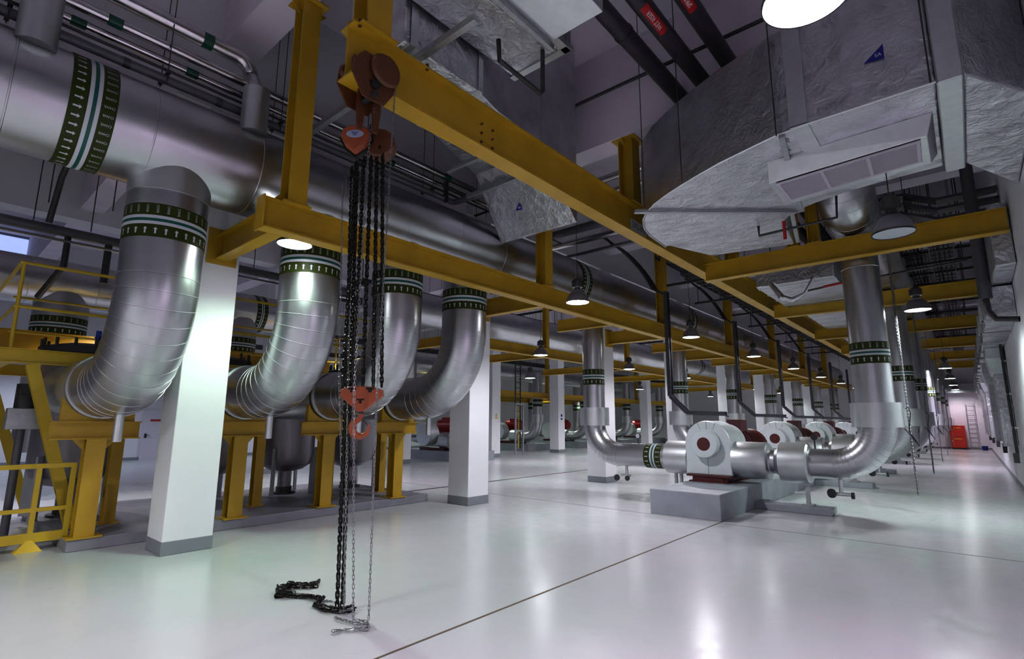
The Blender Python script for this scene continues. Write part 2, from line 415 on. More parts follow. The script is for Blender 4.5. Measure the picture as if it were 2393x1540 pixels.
# yellow saddle stands
def saddle(y, label):
    t = T('saddle_stand', label, 'pipe support', (-9.15, y, .15), 'yellow stands under the big bends')
    x = -9.15
    MB().ibeam((x, y - .5, 1.55), (x, y + .5, 1.55), .2, .24, .016).build('cross_beam', 'yellow', t)
    MB().ibeam((x, y, .16), (x, y, 1.43), .22, .22, .016, (1, 0, 0)).build('post', 'yellow', t)
    for s in (-1, 1):
        MB().prism([(0, 0), (s * .14, 0), (0, -.16)], (x - .006, y + s * .11, 1.43), (0, 1, 0), (0, 0, 1), (1, 0, 0), .012).build('gusset', 'yellow', t)
    MB().box(x - .17, x + .17, y - .19, y + .19, .15, .17).build('base_plate', 'yellow', t)
    c = MB(); pts = []
    for i in range(13):
        a = PI + PI * i / 12; pts.append((.445 * math.cos(a), .48 + .445 * math.sin(a)))
    poly = pts + [(.48, .48), (.42, 0), (-.42, 0), (-.48, .48)]
    lo = [(-.43, 0)] + [(-.445 * math.cos(PI * i / 12), .48 - .445 * math.sin(PI * i / 12)) for i in range(1, 12) if True] 
    # cradle plate in quads between arc and base
    N = 12; vs = []
    for i in range(N + 1):
        a = PI * 1.12 + PI * .76 * i / N
        px, pz = .44 * math.cos(a), .48 + .44 * math.sin(a)
        vs += [(x - .05, y + px, 1.67 + pz), (x - .05, y + px * 1.02, 1.67), (x + .05, y + px, 1.67 + pz), (x + .05, y + px * 1.02, 1.67)]
    fs = []
    for i in range(N):
        a = i * 4; b = a + 4
        fs += [(a, b, b + 1, a + 1), (a + 2, a + 3, b + 3, b + 2), (a, a + 2, b + 2, b)]
    fs += [(0, 1, 3, 2), (N * 4, N * 4 + 2, N * 4 + 3, N * 4 + 1)]
    c.add(vs, fs); c.build('cradle', 'yellow', t)
for i, y in enumerate(RISY):
    saddle(y - .02, 'yellow steel saddle stand under the %s big pipe bend' % ['first', 'second', 'third', 'fourth'][i])
    q = MB(); yy = y + [.45, .75, .62, .3][i]
    t = T('rear_post', 'slim yellow steel post standing behind the %s saddle stand' % ['first', 'second', 'third', 'fourth'][i], 'post', (-10.1, yy, .15), 'slim yellow posts on the plinth')
    MB().ibeam((-10.1, yy, .165), (-10.1, yy, 2.5), .16, .16, .012, (1, 0, 0)).build('post_shaft', 'yellow', t)
    MB().box(-10.22, -9.98, yy - .14, yy + .14, .15, .165).build('base_plate', 'yellow', t)

# filter tanks
def tank(y, label, x=-11.35):
    t = T('filter_tank', label, 'tank', (x, y, .15), 'grey steel filter tanks')
    MB().lathe((x, y, 0), (0, 0, 1), [(.62, .18), (.66, .35), (.78, .52), (.95, .57), (2.72, .57)], 40).build('vessel', 'tank', t)
    lid = MB().lathe((x, y, 2.72), (0, 0, 1), [(0, .60), (.05, .60), (.05, .64), (.14, .64), (.16, .6), (.23, .3), (.25, .02)], 40)
    b = lid
    for i in range(14):
        a = 2 * PI * i / 14; b.tube([(x + .6 * math.cos(a), y + .6 * math.sin(a), 2.78), (x + .6 * math.cos(a), y + .6 * math.sin(a), 3.0)], .022, 8)
    b.build('lid', 'dark', t)
    v = MB(); v.tube([(x + .1, y + .1, 2.9), (x + .1, y + .1, 3.2)], .04, 10); v.bar((x - .1, y + .1, 3.1), (x + .35, y + .1, 3.1), .03, .03)
    v.build('vent_valve', 'bluev', t, label='small blue vent valve')
    for s, q in ((1, 1), (1, -1), (-1, 1), (-1, -1)):
        a = math.atan2(q * .6, s * .8)
        MB().bar((x + .52 * s * .75, y + .52 * q * .85, .15), (x + .52 * s * .75, y + .52 * q * .85, 1.12), .16, .03, (q * .6, -s * .6, 0)).build('leg', 'tleg', t)
    MB().tube([(x, y, .62), (x, y, .3)], .14, 20).build('outlet', 'tank', t)
    fp = MB(); fp.lathe((x, y, 0), (0, 0, 1), [(.15, .24), (.19, .24), (.19, .16), (.3, .16)], 24); fp.build('outlet_flange', 'dark', t)
for i, y in enumerate((2.0, 4.05, 5.65, 7.25)):
    tank(y, 'upright grey steel filter tank behind the %s yellow saddle stand' % ['first', 'second', 'third', 'fourth'][i])

# ------------------------------------------------------------------ platform with handrail
pf = T('service_platform', 'yellow steel service platform with handrail above the filter tanks', 'platform', (-9.9, .9, 0))
b = MB(); b.ibeam((-9.9, -1.2, 2.56), (-9.9, 7.7, 2.56), .12, .2, .012); b.ibeam((-12.9, -1.2, 2.56), (-12.9, 7.7, 2.56), .12, .2, .012)
for y in (.9, 7.6): b.ibeam((-12.9, y, 2.56), (-9.9, y, 2.56), .1, .18, .012)
b.build('platform_beams', 'yrail', pf)
b = MB()
for y in (.9, 2.8, 4.7, 6.2, 7.6): MB().tube([(-9.9, y, 2.66), (-9.9, y, 3.88)], .024, 10).build('rail_post', 'yrail', pf)
for y in (.9, 4.7, 7.6): MB().tube([(-12.9, y, 2.66), (-12.9, y, 3.88)], .024, 10).build('rail_post', 'yrail', pf)
b = MB()
for z in (3.88, 3.25):
    b.tube([(-9.9, .86, z), (-9.9, 7.6, z)], .024, 10); b.tube([(-12.9, 1.1, z), (-12.9, 7.6, z)], .022, 10); b.tube([(-9.9, .88, z), (-12.9, .88, z)], .024, 10); b.tube([(-9.9, 7.6, z), (-12.9, 7.6, z)], .022, 10)
b.build('handrail', 'yrail', pf)
b = MB(); b.ibeam((-9.95, 1.15, 2.46), (-9.95, 1.85, .16), .14, .14, .01, (1, 0, 0)); b.build('diagonal_brace', 'yrail', pf)
b = MB(); b.ibeam((-12.8, .95, 2.46), (-12.8, 1.7, .16), .14, .14, .01, (1, 0, 0)); b.build('diagonal_brace', 'yrail', pf)
# low guard rail at the left edge
gr = T('guard_rail', 'low yellow guard rail at the left end of the plinth', 'railing', (-9.45, 1.4, 0))
b = MB()
for z, h in ((1.08, .06), (.52, .05), (.17, .12)): b.bar((-9.45, -1.6, z), (-9.45, 1.72, z), .05, h)
b.build('rails', 'yrail', gr)
for y in (-.6, 1.34, 1.7): MB().bar((-9.45, y, .12), (-9.45, y, 1.1), .055, .055).build('rail_post', 'yrail', gr)
b = MB(); b.loft([[(-9.52, 1.2, 0), (-9.38, 1.2, 0), (-9.38, 1.48, 0), (-9.52, 1.48, 0)], [(-9.48, 1.31, .14), (-9.42, 1.31, .14), (-9.42, 1.37, .14), (-9.48, 1.37, .14)]]); b.build('foot', 'yellow2', gr)
# grey inclined pipe with valve near guard rail
t = T('drain_pipe', 'grey upright pipe with square valve box behind the guard rail', 'pipe', (-10.4, 1.2, 0))
MB().tube([(-10.4, 1.2, 0.02), (-10.4, 1.2, 1.9)], .05, 14).build('upright_pipe', 'gpipe', t)
MB().box(-10.52, -10.28, 1.02, 1.38, 1.55, 1.85).build('valve_box', 'galv', t, .01)
b = MB(); b.tube([(-10.4, 1.2, 1.85), (-10.4, 1.2, 2.2)], .12, 16); b.lathe((-10.25, 1.2, 2.1), (1, 0, 0), [(0, .1), (.03, .1)], 16); b.build('valve_head', 'dark', t)
# ------------------------------------------------------------------ yellow runway beams
def runway(x, y0, y1, zb, zt, w, label):
    t = T('runway_beam', label, 'beam', (x, y0, zb))
    MB().ibeam((x, y0, (zb + zt) / 2), (x, y1, (zb + zt) / 2), w, zt - zb, .022).build('beam_web', 'yellow', t)
    return t
lb = runway(-6.15, 2.52, 44, 3.95, 4.33, .2, 'long yellow runway beam running in front of the big header pipe')
MB().box(-6.25, -6.05, 2.5, 2.52, 3.93, 4.35).build('end_plate', 'yellow', lb)
cb = runway(-4.2, 2.38, 44, 4.95, 5.52, .24, 'long yellow monorail beam carrying the orange chain hoist')
b = MB()
for x_ in (-4.30, -4.10): b.box(x_ - .035, x_ + .035, 2.42, 2.5, 4.972, 5.16)
b.build('end_stop', 'yellow2', cb)  # brighter yellow paints in the light caught at the flange end
sp_ = MB()
for y in (4.25, 4.45):
    for z in (5.08, 5.2, 5.32): sp_.tube([(-4.195, y, z), (-4.17, y, z)], .014, 8)
for y in (2.45, 3.3): sp_.tube([(-4.1, y, 5.49), (-4.1, y, 5.56)], .02, 8)
sp_.build('splice_bolts', 'orange', cb)
o = MB().box(-4.19, -4.18, 8.05, 8.65, 5.06, 5.26).build('load_plate', 'bwhite', cb)
tx = MB(); flat_text(tx, 'SWL-6MT', .17, (-4.178, 8.35, 5.16), (0, 1, 0), (0, 0, 1), .75); tx.build('load_lettering', 'btext', o)
runway(-10.2, 9.5, 44, 3.72, 4.02, .18, 'yellow runway beam just beyond the near row of white columns')
for x in (-18.3, -23.6):
    runway(x, 12, 44, 2.98, 3.28, .18, 'low yellow runway beam over the far pump row, %s' % ('near side' if x > -20 else 'far side'))
# hanging posts
def post(x, y, z0, z1, w, label, grp):
    t = T('hanger_post', label, 'post', (x, y, z0), grp)
    MB().ibeam((x, y, z0 + .015), (x, y, z1 - .02), w, w, .018, (1, 0, 0)).build('post_shaft', 'yellow', t)
    MB().box(x - w * .8, x + w * .8, y - w * .8, y + w * .8, z1 - .02, z1).build('top_plate', 'yellow', t)
    MB().box(x - w * .6, x + w * .6, y - w * .75, y + w * .75, z0, z0 + .016).build('foot_plate', 'yellow', t)
    for s in (-1, 1):
        MB().prism([(0, 0), (s * .14, 0), (0, .16)], (x - .006, y + s * w / 2, z0 + .016), (0, 1, 0), (0, 0, 1), (1, 0, 0), .012).build('gusset', 'yellow', t)
        MB().prism([(0, 0), (s * .14, 0), (0, -.16)], (x - .006, y + s * w / 2, z1 - .02), (0, 1, 0), (0, 0, 1), (1, 0, 0), .012).build('gusset', 'yellow', t)
for k in range(0, 7):
    y = 2.9 + BAY * k; zt = 7.2 if k == 0 else 6.75
    yy = y if k == 0 else y - .2
    post(-6.15, yy, 4.33, 7.2 if k == 0 else zt, .24, 'yellow hanger post on the header side runway beam, %s' % ORD[k], 'yellow hanger posts')
    post(-4.2, 2.65 if k == 0 else yy, 5.52, zt, .28, 'yellow hanger post on the hoist monorail, %s' % ORD[k], 'yellow hanger posts')
# second, outer flange of the near hoist post (boxed twin)
for k in range(1, 7):
    y = 2.7 + BAY * k
    for x, zt in ((-10.2, 4.02), (-18.3, 3.28)):
        if y > 9: post(x, y, zt, 6.75, .16, 'slim yellow hanger post of the %s runway beam, %s' % ('middle' if x > -12 else 'far low', ORD[k]), 'slim yellow hanger posts')
# cross beams
def cross(x0, x1, y, zb, zt, w, label, grp, nm='cross_beam'):
    t = T(nm, label, 'beam', ((x0 + x1) / 2, y, zb), grp)
    MB().ibeam((x0, y, (zb + zt) / 2), (x1, y, (zb + zt) / 2), w, zt - zb, .018).build('beam_web', 'yellow', t)
    return t
for k in range(0, 8):
    y = 2.75 + BAY * k
    c = cross(-7.88, -6.26, y, 3.95, 4.31, .18, 'short yellow cross beam from the %s white column to the runway beam' % ['first', 'second', 'third', 'fourth', 'fifth', 'sixth', 'seventh', 'eighth'][k], 'short yellow cross beams')
    MB().box(-7.9, -7.88, y - .2, y + .2, 3.88, 4.4).build('end_plate', 'yellow', c)
    if k > 1: cross(-7.88, -6.26, y - 2.6, 3.98, 4.28, .14, 'yellow tie beam left of the runway beam, %s' % ORD[k - 1], 'yellow tie beams')
for k in range(0, 6):
    cross(-4.08, .8, 11.25 + BAY * k, 4.73, 5.12, .2, 'long yellow cross beam above the %s right hand riser' % ['first', 'second', 'third', 'fourth', 'fifth', 'sixth'][k], 'long yellow cross beams')
for x, lab in ((-2.3, 'left'), (-1.93, 'right')): post(x, 11.25, 5.12, 8.6, .2, 'yellow hanger post over the first long cross beam, %s one of the pair' % lab, 'yellow hanger posts')
for k in range(2, 7):
    y = 2.75 + BAY * k
    cross(-14.5, -10.3, y, 3.74, 4.0, .16, 'yellow cross beam between the middle runway beams, %s' % ORD[k - 2], 'middle yellow cross beams')
    cross(-23.5, -18.4, y, 3.0, 3.26, .16, 'low yellow cross beam over the far pumps, %s' % ORD[k - 2], 'far yellow cross beams')
cross(-14.5, -10.3, 9.6, 3.74, 4.0, .16, 'yellow cross beam closing the near end of the middle runway beams', None)
# orange lit channel behind the platform
cross(-14.2, -14.19, .2, 3.1, 3.4, .1, 'yellow channel beam behind the platform rail', None) if False else None
t = T('channel_beam', 'wide yellow channel beam behind the platform handrail', 'beam', (-13.9, 3, 3.0))
MB().ibeam((-13.9, -3, 3.2), (-13.9, 8, 3.2), .2, .42, .02).build('beam_web', 'yellow', t)
t = T('rear_column_post', 'tall yellow post behind the first big pipe bend', 'post', (-10.6, 2.6, 4.02))
MB().ibeam((-10.6, 2.35, 3.9), (-10.6, 2.35, 6.1), .22, .22, .018, (1, 0, 0)).build('post_shaft', 'yellow', t)

# ------------------------------------------------------------------ pumps, right row
GP = 'pumps of the right row'
def make_pump():
    t = T('circulation_pump', 'nearest silver pump with dark red motor and round front cover', 'pump', (-4.33, 11.6, .45), GP)
    X = -4.33; Z = 1.24; hw = .48
    def outline(hw, top_r, zb):
        p = [(-hw, zb - Z), (hw, zb - Z)]
        p += [(top_r * math.cos(PI * i / 20) * hw / top_r, top_r * math.sin(PI * i / 20)) for i in range(21)]
        return p
    MB().prism(outline(.485, .485, .6), (X, 11.42, Z), (1, 0, 0), (0, 0, 1), (0, 1, 0), .75).build('volute_casing', 'paint_al', t, .02)
    MB().prism(outline(.42, .42, .62), (X, 12.17, Z), (1, 0, 0), (0, 0, 1), (0, 1, 0), .5).build('rear_casing', 'paint_al', t, .02)
    sm = MB(); sm.box(X - .004, X + .004, 11.413, 11.42, .62, 1.72)
    for a in (-.42, .42): sm.bar((X + .33 * math.sin(a), 11.416, Z + .33 * math.cos(a)), (X + .48 * math.sin(a), 11.416, Z + .48 * math.cos(a)), .004, .008)
    sm.build('casing_seam', 'skirt', t)
    MB().lathe((X, 11.42, Z), (0, -1, 0), [(0, .30), (.2, .285), (.21, .275), (.21, .14), (.17, .14)], 48).build('front_cover', 'paint_al', t, label='round silver front cover')
    MB().lathe((X, 11.25, Z), (0, -1, 0), [(0, .138), (.035, .138)], 32).build('shaft_cap', 'red', t, label='dark red shaft cap')
    b = MB(); b.box(-4.78, -3.83, 11.32, 14.3, .56, .6); b.box(-4.66, -4.58, 11.36, 14.2, .46, .56); b.box(-4.02, -3.94, 11.36, 14.2, .46, .56)
    b.box(-4.72, -3.88, 11.3, 14.25, .45, .475); b.box(-4.6, -4.0, 11.34, 11.42, .475, .56)
    b.build('base_frame', 'red', t)
    mt = MB(); mt.lathe((X + .1, 12.75, 1.12), (0, 1, 0), [(0, .3), (.05, .42), (.12, .42), (.12, .38)] + sum([[(.2 + .06 * i, .38), (.2 + .06 * i, .41), (.22 + .06 * i, .41), (.22 + .06 * i, .38)] for i in range(14)], []) + [(1.1, .42), (1.25, .42), (1.4, .3)], 32)
    mt.build('motor', 'red', t, label='dark red electric motor')
    MB().box(X - .02, X + .30, 12.75, 13.2, 1.48, 1.76).build('terminal_box', 'red', t, .015)
    e = MB(); e.tube([(X + .1 + .045 * math.cos(a), 12.86, 1.6 + .045 * math.sin(a)) for a in [2 * PI * i / 16 for i in range(17)]], .012, 8); e.build('lifting_eye', 'dark', t)
    MB().tube([(X, 12.6, 1.15), (X, 12.8, 1.12)], .12, 16).build('shaft_coupling', 'dark', t)
    return t
def make_left():
    Y = 11.75
    t = T('discharge_pipe', 'silver pipe with green bands bending down into the left side of the nearest pump', 'pipe', (-7.33, Y, 0), 'left pump pipes of the right row')
    x = -7.33; r = .275; z = .91
    MB().tube([(x, Y, 4.7), (x, Y, 1.7)], r, 40).build('riser', 'clad', t)
    MB().lathe((x, Y, 1.60), (0, 0, 1), [(0, r), (.0, r + .1), (.45, r + .1), (.45, r)], 40).build('valve_collar', 'clad2', t)
    elbow(MB(), (x, Y, 1.62), (0, 0, -1), (1, 0, 0), .71, r, 11).build('elbow', 'clad', t)
    MB().tube([(-6.62, Y, z), (-5.3, Y, z)], r, 40).build('horizontal_pipe', 'clad', t)
    MB().lathe((-5.36, Y, z), (1, 0, 0), [(0, r), (0, r + .02), (.02, r + .09), (.55, r + .09)], 40).build('joint_collar', 'clad2', t)
    band(t, (x, Y, 2.83), (0, 0, 1), r, .40, 16)
    band(t, (-5.66, Y, z), (1, 0, 0), r, .42, 16)
    for i in (0, 1): MB().bar((-5.2 + .12 * i, Y, .02), (-5.2 + .12 * i, Y, .62), .05, .08).build('support_leg', 'galv', t)
    MB().box(-5.3, -4.98, Y - .15, Y + .15, 0, .02).build('support_foot', 'galv', t)
    b = MB(); b.tube([(-6.45, Y, .66), (-6.45, Y, .42)], .035, 12); b.tube([(-6.6, Y, .42), (-6.35, Y, .42)], .03, 12); b.build('drain_pipe', 'clad2', t)
    b = MB(); b.lathe((-6.68, Y - .06, .36), (0, -1, 0), [(0, .075), (.03, .075)], 16); b.tube([(-6.68, Y, .4), (-6.68, Y - .08, .36)], .02, 8); b.build('valve_wheel', 'dark', t); b = MB(); b.lathe((-6.4, Y - .06, .36), (0, -1, 0), [(0, .06), (.03, .06)], 16); b.tube([(-6.4, Y, .4), (-6.4, Y - .08, .36)], .02, 8)
    b.build('valve_wheel', 'dark', t)
    b = MB(); b.tube([(-6.12, Y, 1.18), (-6.12, Y, 1.3)], .014, 8); b.lathe((-6.12, Y + .02, 1.36), (0, -1, 0), [(0, .06), (.035, .06), (.035, .05)], 20); b.build('pressure_gauge', 'dark', t)
    MB().lathe((-6.12, Y - .018, 1.36), (0, -1, 0), [(0, .05), (.003, .05)], 20).build('gauge_dial', 'bwhite', t)
    return t
def make_right():
    Y = 11.75
    t = T('suction_pipe', 'silver pipe with green band rising from the right side of the nearest pump', 'pipe', (-1.3, Y, 0), 'right pump pipes of the right row')
    x = -1.3; r = .275; z = .92; rr = .31
    MB().lathe((-3.85, Y, z), (1, 0, 0), [(0, .375), (.62, .375), (.66, .35), (.68, .26), (.7, .25)], 40).build('joint_collar', 'clad2', t)
    MB().lathe((-3.18, Y, z), (1, 0, 0), [(0, .24), (.12, .24), (.2, .3), (.24, .32)], 40).build('reducer', 'clad', t)
    MB().lathe((-2.98, Y, z), (1, 0, 0), [(0, .3), (.02, .39), (.5, .39), (.53, .36), (.55, .27)], 40).build('valve_cover', 'clad2', t)
    MB().tube([(-2.5, Y, z), (-2.05, Y, z)], r, 40).build('horizontal_pipe', 'clad', t)
    elbow(MB(), (-2.05, Y, z), (1, 0, 0), (0, 0, 1), .75, r, 13, 40, .125).build('elbow', 'clad', t)
    MB().lathe((x, Y, 1.62), (0, 0, 1), [(0, rr), (0, .405), (.44, .405), (.44, rr)], 48).build('valve_collar', 'clad2', t)
    MB().tube([(x, Y, 1.9), (x, Y, 4.6), (x, Y, 4.605), (x, Y, 4.615), (x, Y, 4.62), (x, Y, 5.25)], [rr, rr, rr + .006, rr + .006, rr, rr], 48).build('riser', 'clad', t)
    band(t, (x, Y, 2.97), (0, 0, 1), rr, .40, 18)
    b = MB(); b.bar((-2.54, Y - .02, .15), (-2.54, Y - .02, .6), .07, .07); b.box(-2.64, -2.44, Y - .12, Y + .1, .13, .15); b.box(-2.62, -2.46, Y - .1, Y + .08, .52, .6); b.build('support_leg', 'galv', t)
    b = MB(); b.tube([(-1.98, Y, .68), (-1.98, Y, .4)], .035, 12); b.tube([(-2.1, Y - .02, .38), (-1.82, Y - .02, .38)], .035, 12); b.build('drain_pipe', 'clad2', t)
    b = MB(); b.lathe((-2.12, Y - .05, .39), (-.5, -1, 0), [(0, .085), (.035, .085)], 18); b.build('valve_wheel', 'dark', t); b = MB(); b.lathe((-1.82, Y - .02, .37), (1, 0, 0), [(0, .06), (.05, .06)], 12); b.build('valve_wheel', 'dark', t)
    b = MB(); b.tube([(-2.35, Y, 1.18), (-2.35, Y, 1.4)], .014, 8); b.lathe((-2.35, Y + .02, 1.42), (0, -1, 0), [(0, .06), (.035, .06)], 20); b.build('pressure_gauge', 'dark', t)
    # chain wheel guide bracket on the valve collar
    g = MB(); cx, cyy = x + .43, Y + .05
    g.tube([(cx, cyy, 1.95), (cx + .05, cyy, 1.97), (cx + .07, cyy, 1.88), (cx + .02, cyy, 1.55), (cx + .14, cyy, 1.3), (cx + .02, cyy, 1.55)], .008, 6)
    g.tube([(cx - .04, cyy, 1.6), (cx + .14, cyy, 1.3), (cx + .16, cyy, 1.6)], .008, 6)
    g.build('chain_guide', 'black', t)
    return t
def make_riser_tray():
    t = T('cable_riser', 'dark cable tray drop ending beside the nearest pump motor', 'cable tray', (-5.75, 12.9, 1.8), 'cable tray drops')
    x, y = -5.75, 12.9
    b = MB(); 
    for s in (-1, 1): b.bar((x, y + s * .075, 2.35), (x, y + s * .075, 5.1), .012, .09, (1, 0, 0)); b.bar((x, y + s * .075, 2.35), (x + .42, y + s * .075, 1.93), .012, .09, (1, 0, 1)); b.bar((x + .42, y + s * .075, 1.93), (x + 1.35, y + s * .075, 1.9), .012, .09)
    b.bar((x - .05, y, 2.35), (x - .05, y, 5.1), .15, .01, (1, 0, 0)); b.bar((x - .03, y, 2.33), (x + .4, y, 1.9), .15, .01, (1, 0, 1)); b.bar((x + .4, y, 1.87), (x + 1.35, y, 1.85), .15, .01)
    b.build('tray_channel', 'tray', t)
    c = MB()
    for i in range(3): c.tube([(x + .01, y - .04 + .04 * i, 5.1), (x + .01, y - .04 + .04 * i, 2.4), (x + .08, y - .04 + .04 * i, 2.25), (x + .4, y - .04 + .04 * i, 1.96), (x + 1.0, y - .04 + .04 * i, 1.93), (x + 1.4, y - .04 + .04 * i, 1.84)], .013, 8)
    c.build('cables', 'black', t)
    return t
pump = make_pump(); lp = make_left(); rp = make_right(); ct = make_riser_tray()
W = ['nearest', 'second', 'third', 'fourth', 'fifth', 'sixth', 'seventh']
for k in range(1, 7):
    o = (0, BAY * k, 0)
    copy_tree(pump, o, '%s silver pump along the right row with dark red motor' % W[k])
    copy_tree(lp, o, 'silver banded pipe entering the left side of the %s pump' % W[k])
    copy_tree(rp, o, 'silver banded riser on the right side of the %s pump' % W[k])
    copy_tree(ct, o, 'dark cable tray drop ending beside the %s pump motor' % W[k])

# ------------------------------------------------------------------ far pump row
FX = -19.0
def make_far():
    t = T('distant_pump', 'x', 'pump', (FX, 24.3, 0), 'distant pumps of the far row')
    Y = 24.3; r = .275
    MB().box(FX - 4.2, FX - .3, Y - .5, Y + 1.6, 0, .4).build('concrete_base', 'conc', t)
    MB().tube([(FX, Y, 4.5), (FX, Y, 1.5)], r, 28).build('riser', 'clad', t)
    MB().lathe((FX, Y, 1.6), (0, 0, 1), [(0, r), (0, r + .1), (.5, r + .1), (.5, r)], 28).build('valve_collar', 'clad2', t)
    elbow(MB(), (FX, Y, 1.62), (0, 0, -1), (-1, 0, 0), .8, r, 9, 28).build('elbow', 'clad', t)
    b = MB(); b.tube([(FX - .8, Y, .82), (FX - 1.5, Y, .82)], r, 28); b.lathe((FX - 1.3, Y, .82), (-1, 0, 0), [(0, r), (.02, r + .1), (.6, r + .1)], 28); b.build('horizontal_pipe', 'clad2', t)
    band(t, (FX, Y, 2.75), (0, 0, 1), r, .42, 12, detail=False)
    MB().lathe((FX - 2.6, Y - .1, 1.1), (0, -1, 0), [(0, .5), (.5, .5)], 28).build('volute_casing', 'paint_al', t)
    b = MB(); b.lathe((FX - 1.9, Y + .6, 1.45), (1, 0, 0), [(-.9, .3), (-.85, .34), (.1, .34), (.2, .25)], 24); b.box(FX - 2.4, FX - 1.9, Y + .3, Y + .6, 1.6, 1.85); b.build('motor', 'bred', t, label='bright red motor')
    MB().box(FX - 3.2, FX - 1.5, Y - .3, Y + .6, .4, .52).build('base_frame', 'red', t)
    MB().tube([(FX - 4.4, Y, 4.5), (FX - 4.4, Y, .9), (FX - 3.2, Y, .9)], r, 20).build('rear_riser', 'clad', t)
    band(t, (FX - 4.4, Y, 2.75), (0, 0, 1), r, .42, 12, detail=False)
    b = MB(); b.tube([(FX - .9, Y, .55), (FX - .9, Y, .42)], .03, 8); b.lathe((FX - .9, Y - .1, .45), (0, -1, 0), [(0, .09), (.03, .09)], 12); b.build('valve_wheel', 'dark', t)
    return t
fp = make_far(); fp['label'] = 'distant silver pump pipe and red motor behind the tall grey ladder frame'
for i, y in enumerate((29.3, 34.9, 40.3)):
    copy_tree(fp, (0, y - 24.3, 0), 'distant silver pump pipe and red motor, %s beyond the far columns' % ['second', 'third', 'fourth'][i])
fq = copy_tree(fp, (3.0, -8.2, 0), 'distant silver pipe bend and valve seen low behind the filter tanks')
# grey ladder frame / cable riser frame
t = T('ladder_frame', 'tall grey frame with yellow cables standing on the open floor', 'frame', (-18.1, 21.1, 0))
b = MB()
for y in (20.8, 21.4): b.bar((-17.7, y, 0), (-17.7, y, 2.6), .07, .07)
for z in (1.2, 2.57): b.bar((-17.7, 20.8, z), (-17.7, 21.4, z), .07, .07)
b.build('frame_legs', 'galv', t)
b = MB()
for y in (20.9, 21.3): b.bar((-17.8, y, .3), (-17.8, y, 6.5), .05, .04)
for i in range(20): b.bar((-17.8, 20.9, .4 + .3 * i), (-17.8, 21.3, .4 + .3 * i), .03, .03)
b.build('cable_ladder', 'dark', t)
b = MB(); b.tube([(-17.74, 21.1, .3), (-17.74, 21.12, 2.6)], .015, 6); b.tube([(-17.74, 21.05, .3), (-17.74, 21.03, 2.6)], .012, 6); b.build('cables', 'yellow2', t)
# ------------------------------------------------------------------ high bay lamps
def make_lamp(x, y, z, label, lit=True, stem=1.0):
    t = T('high_bay_lamp', label, 'lamp', (x, y, z), 'high bay lamps' if lit else None)
    R = .215
    MB().lathe((x, y, z), (0, 0, 1), [(0, R), (.02, R), (.10, R * .92), (.19, R * .62), (.21, R * .5)], 40, False).build('shade', 'shade', t)
    MB().lathe((x, y, z), (0, 0, 1), [(.004, R * .97), (.012, R * .97)], 40).build('lens', 'lamp' if lit else 'lampoff', t)
    MB().lathe((x, y, z), (0, 0, 1), [(-.004, R), (-.004, R + .006), (.015, R + .006)], 40, False).build('rim', 'dark', t)
    b = MB(); b.lathe((x, y, z + .2), (0, 0, 1), [(0, .09), (.03, .085), (.05, .06), (.09, .06), (.09, .095), (.22, .1), (.25, .07), (.27, .03)], 20)
    for i in range(10):
        a = 2 * PI * i / 10; b.bar((x + .095 * math.cos(a), y + .095 * math.sin(a), z + .3), (x + .095 * math.cos(a), y + .095 * math.sin(a), z + .41), .02, .012)
    b.build('ballast_housing', 'dark', t)
    MB().tube([(x, y, z + .46), (x, y, 8.6)], .006, 6).build('suspension_wire', 'dark', t)
    return t
def spot(x, y, z, power, col, ang=150, size=.16, nm='lamp_light'):
    l = bpy.data.lights.new(nm, 'SPOT'); l.energy = power; l.color = col; l.spot_size = math.radians(ang); l.spot_blend = .6; l.shadow_soft_size = size
    o = bpy.data.objects.new(nm, l); C.objects.link(o); o.location = (x, y, z - .03)
    return o
COLS = [(.90, 1, .94), (.94, .94, 1), (.98, .93, 1), (.93, 1, .97), (.95, .95, 1), (1, .95, 1)]
LP = 520
lamps = []
for k in range(-1, 8):
    y = 2.75 + BAY * k; x = -6.5 if k == 0 else -5.4; z = 3.98 if k == 0 else 3.92; y += .38 if k == 0 else 0
    if k >= 0: make_lamp(x, y, z, 'lit high bay lamp beside the header side runway beam, %s' % ORD[min(k, 7)], stem=2.0)
    spot(x, y, z, LP * (.62 if k == 0 else 1), COLS[(k + 6) % 6] if k != 0 else (.72, 1, .76))
rowC = [(-.43, 2.93, 3.97, 1), (-.45, 7.4, 3.9, 0)] + [(-.55, yy_, 3.88, 1) for yy_ in (12.8, 27.4, 33.9, 40.0, 45.4)]
for i, (x, y, z, lit) in enumerate(rowC):
    lab = 'big blazing lit high bay lamp close overhead at the top right' if i == 0 else ('unlit grey high bay lamp hanging below the long cross beam' if not lit else 'lit high bay lamp over the right aisle, %s' % ORD[i - 2])
    make_lamp(x, y, z, lab, bool(lit), 1.5)
    if lit: spot(x, y, z, LP * (1.2 if i == 0 else (1.0 if y < 30 else .35)), (1, .80, 1) if i == 0 else [(.86, 1, .93), (.95, .86, 1), (1, .78, .88)][min(2, max(0, i - 2))])
for x, lab, ys, z in ((-9.8, 'near side of the middle bay', (12.7, 18.3, 23.7, 29.1, 34.5, 39.9), 3.70), (-14.0, 'far side of the middle bay', (17.4, 22.4, 27.3, 32.7, 38.1), 3.5)):
    for i, y in enumerate(ys):
        make_lamp(x, y, z, 'lit high bay lamp over the %s, %s' % (lab, ORD[i]), stem=1.6)
        spot(x, y, z, LP * .8, COLS[(i + 1) % 6])
for x, y in ((-13.2, 2.7), (-14.5, 8.1), (-12.1, 7.9), (-15, 1.5)): spot(x, y, 3.6, LP * .45, COLS[int(y) % 6])
for k in range(3, 8):
    spot(-22.5, 2.75 + BAY * k, 3.4, LP * .8, (.85, 1, .9))
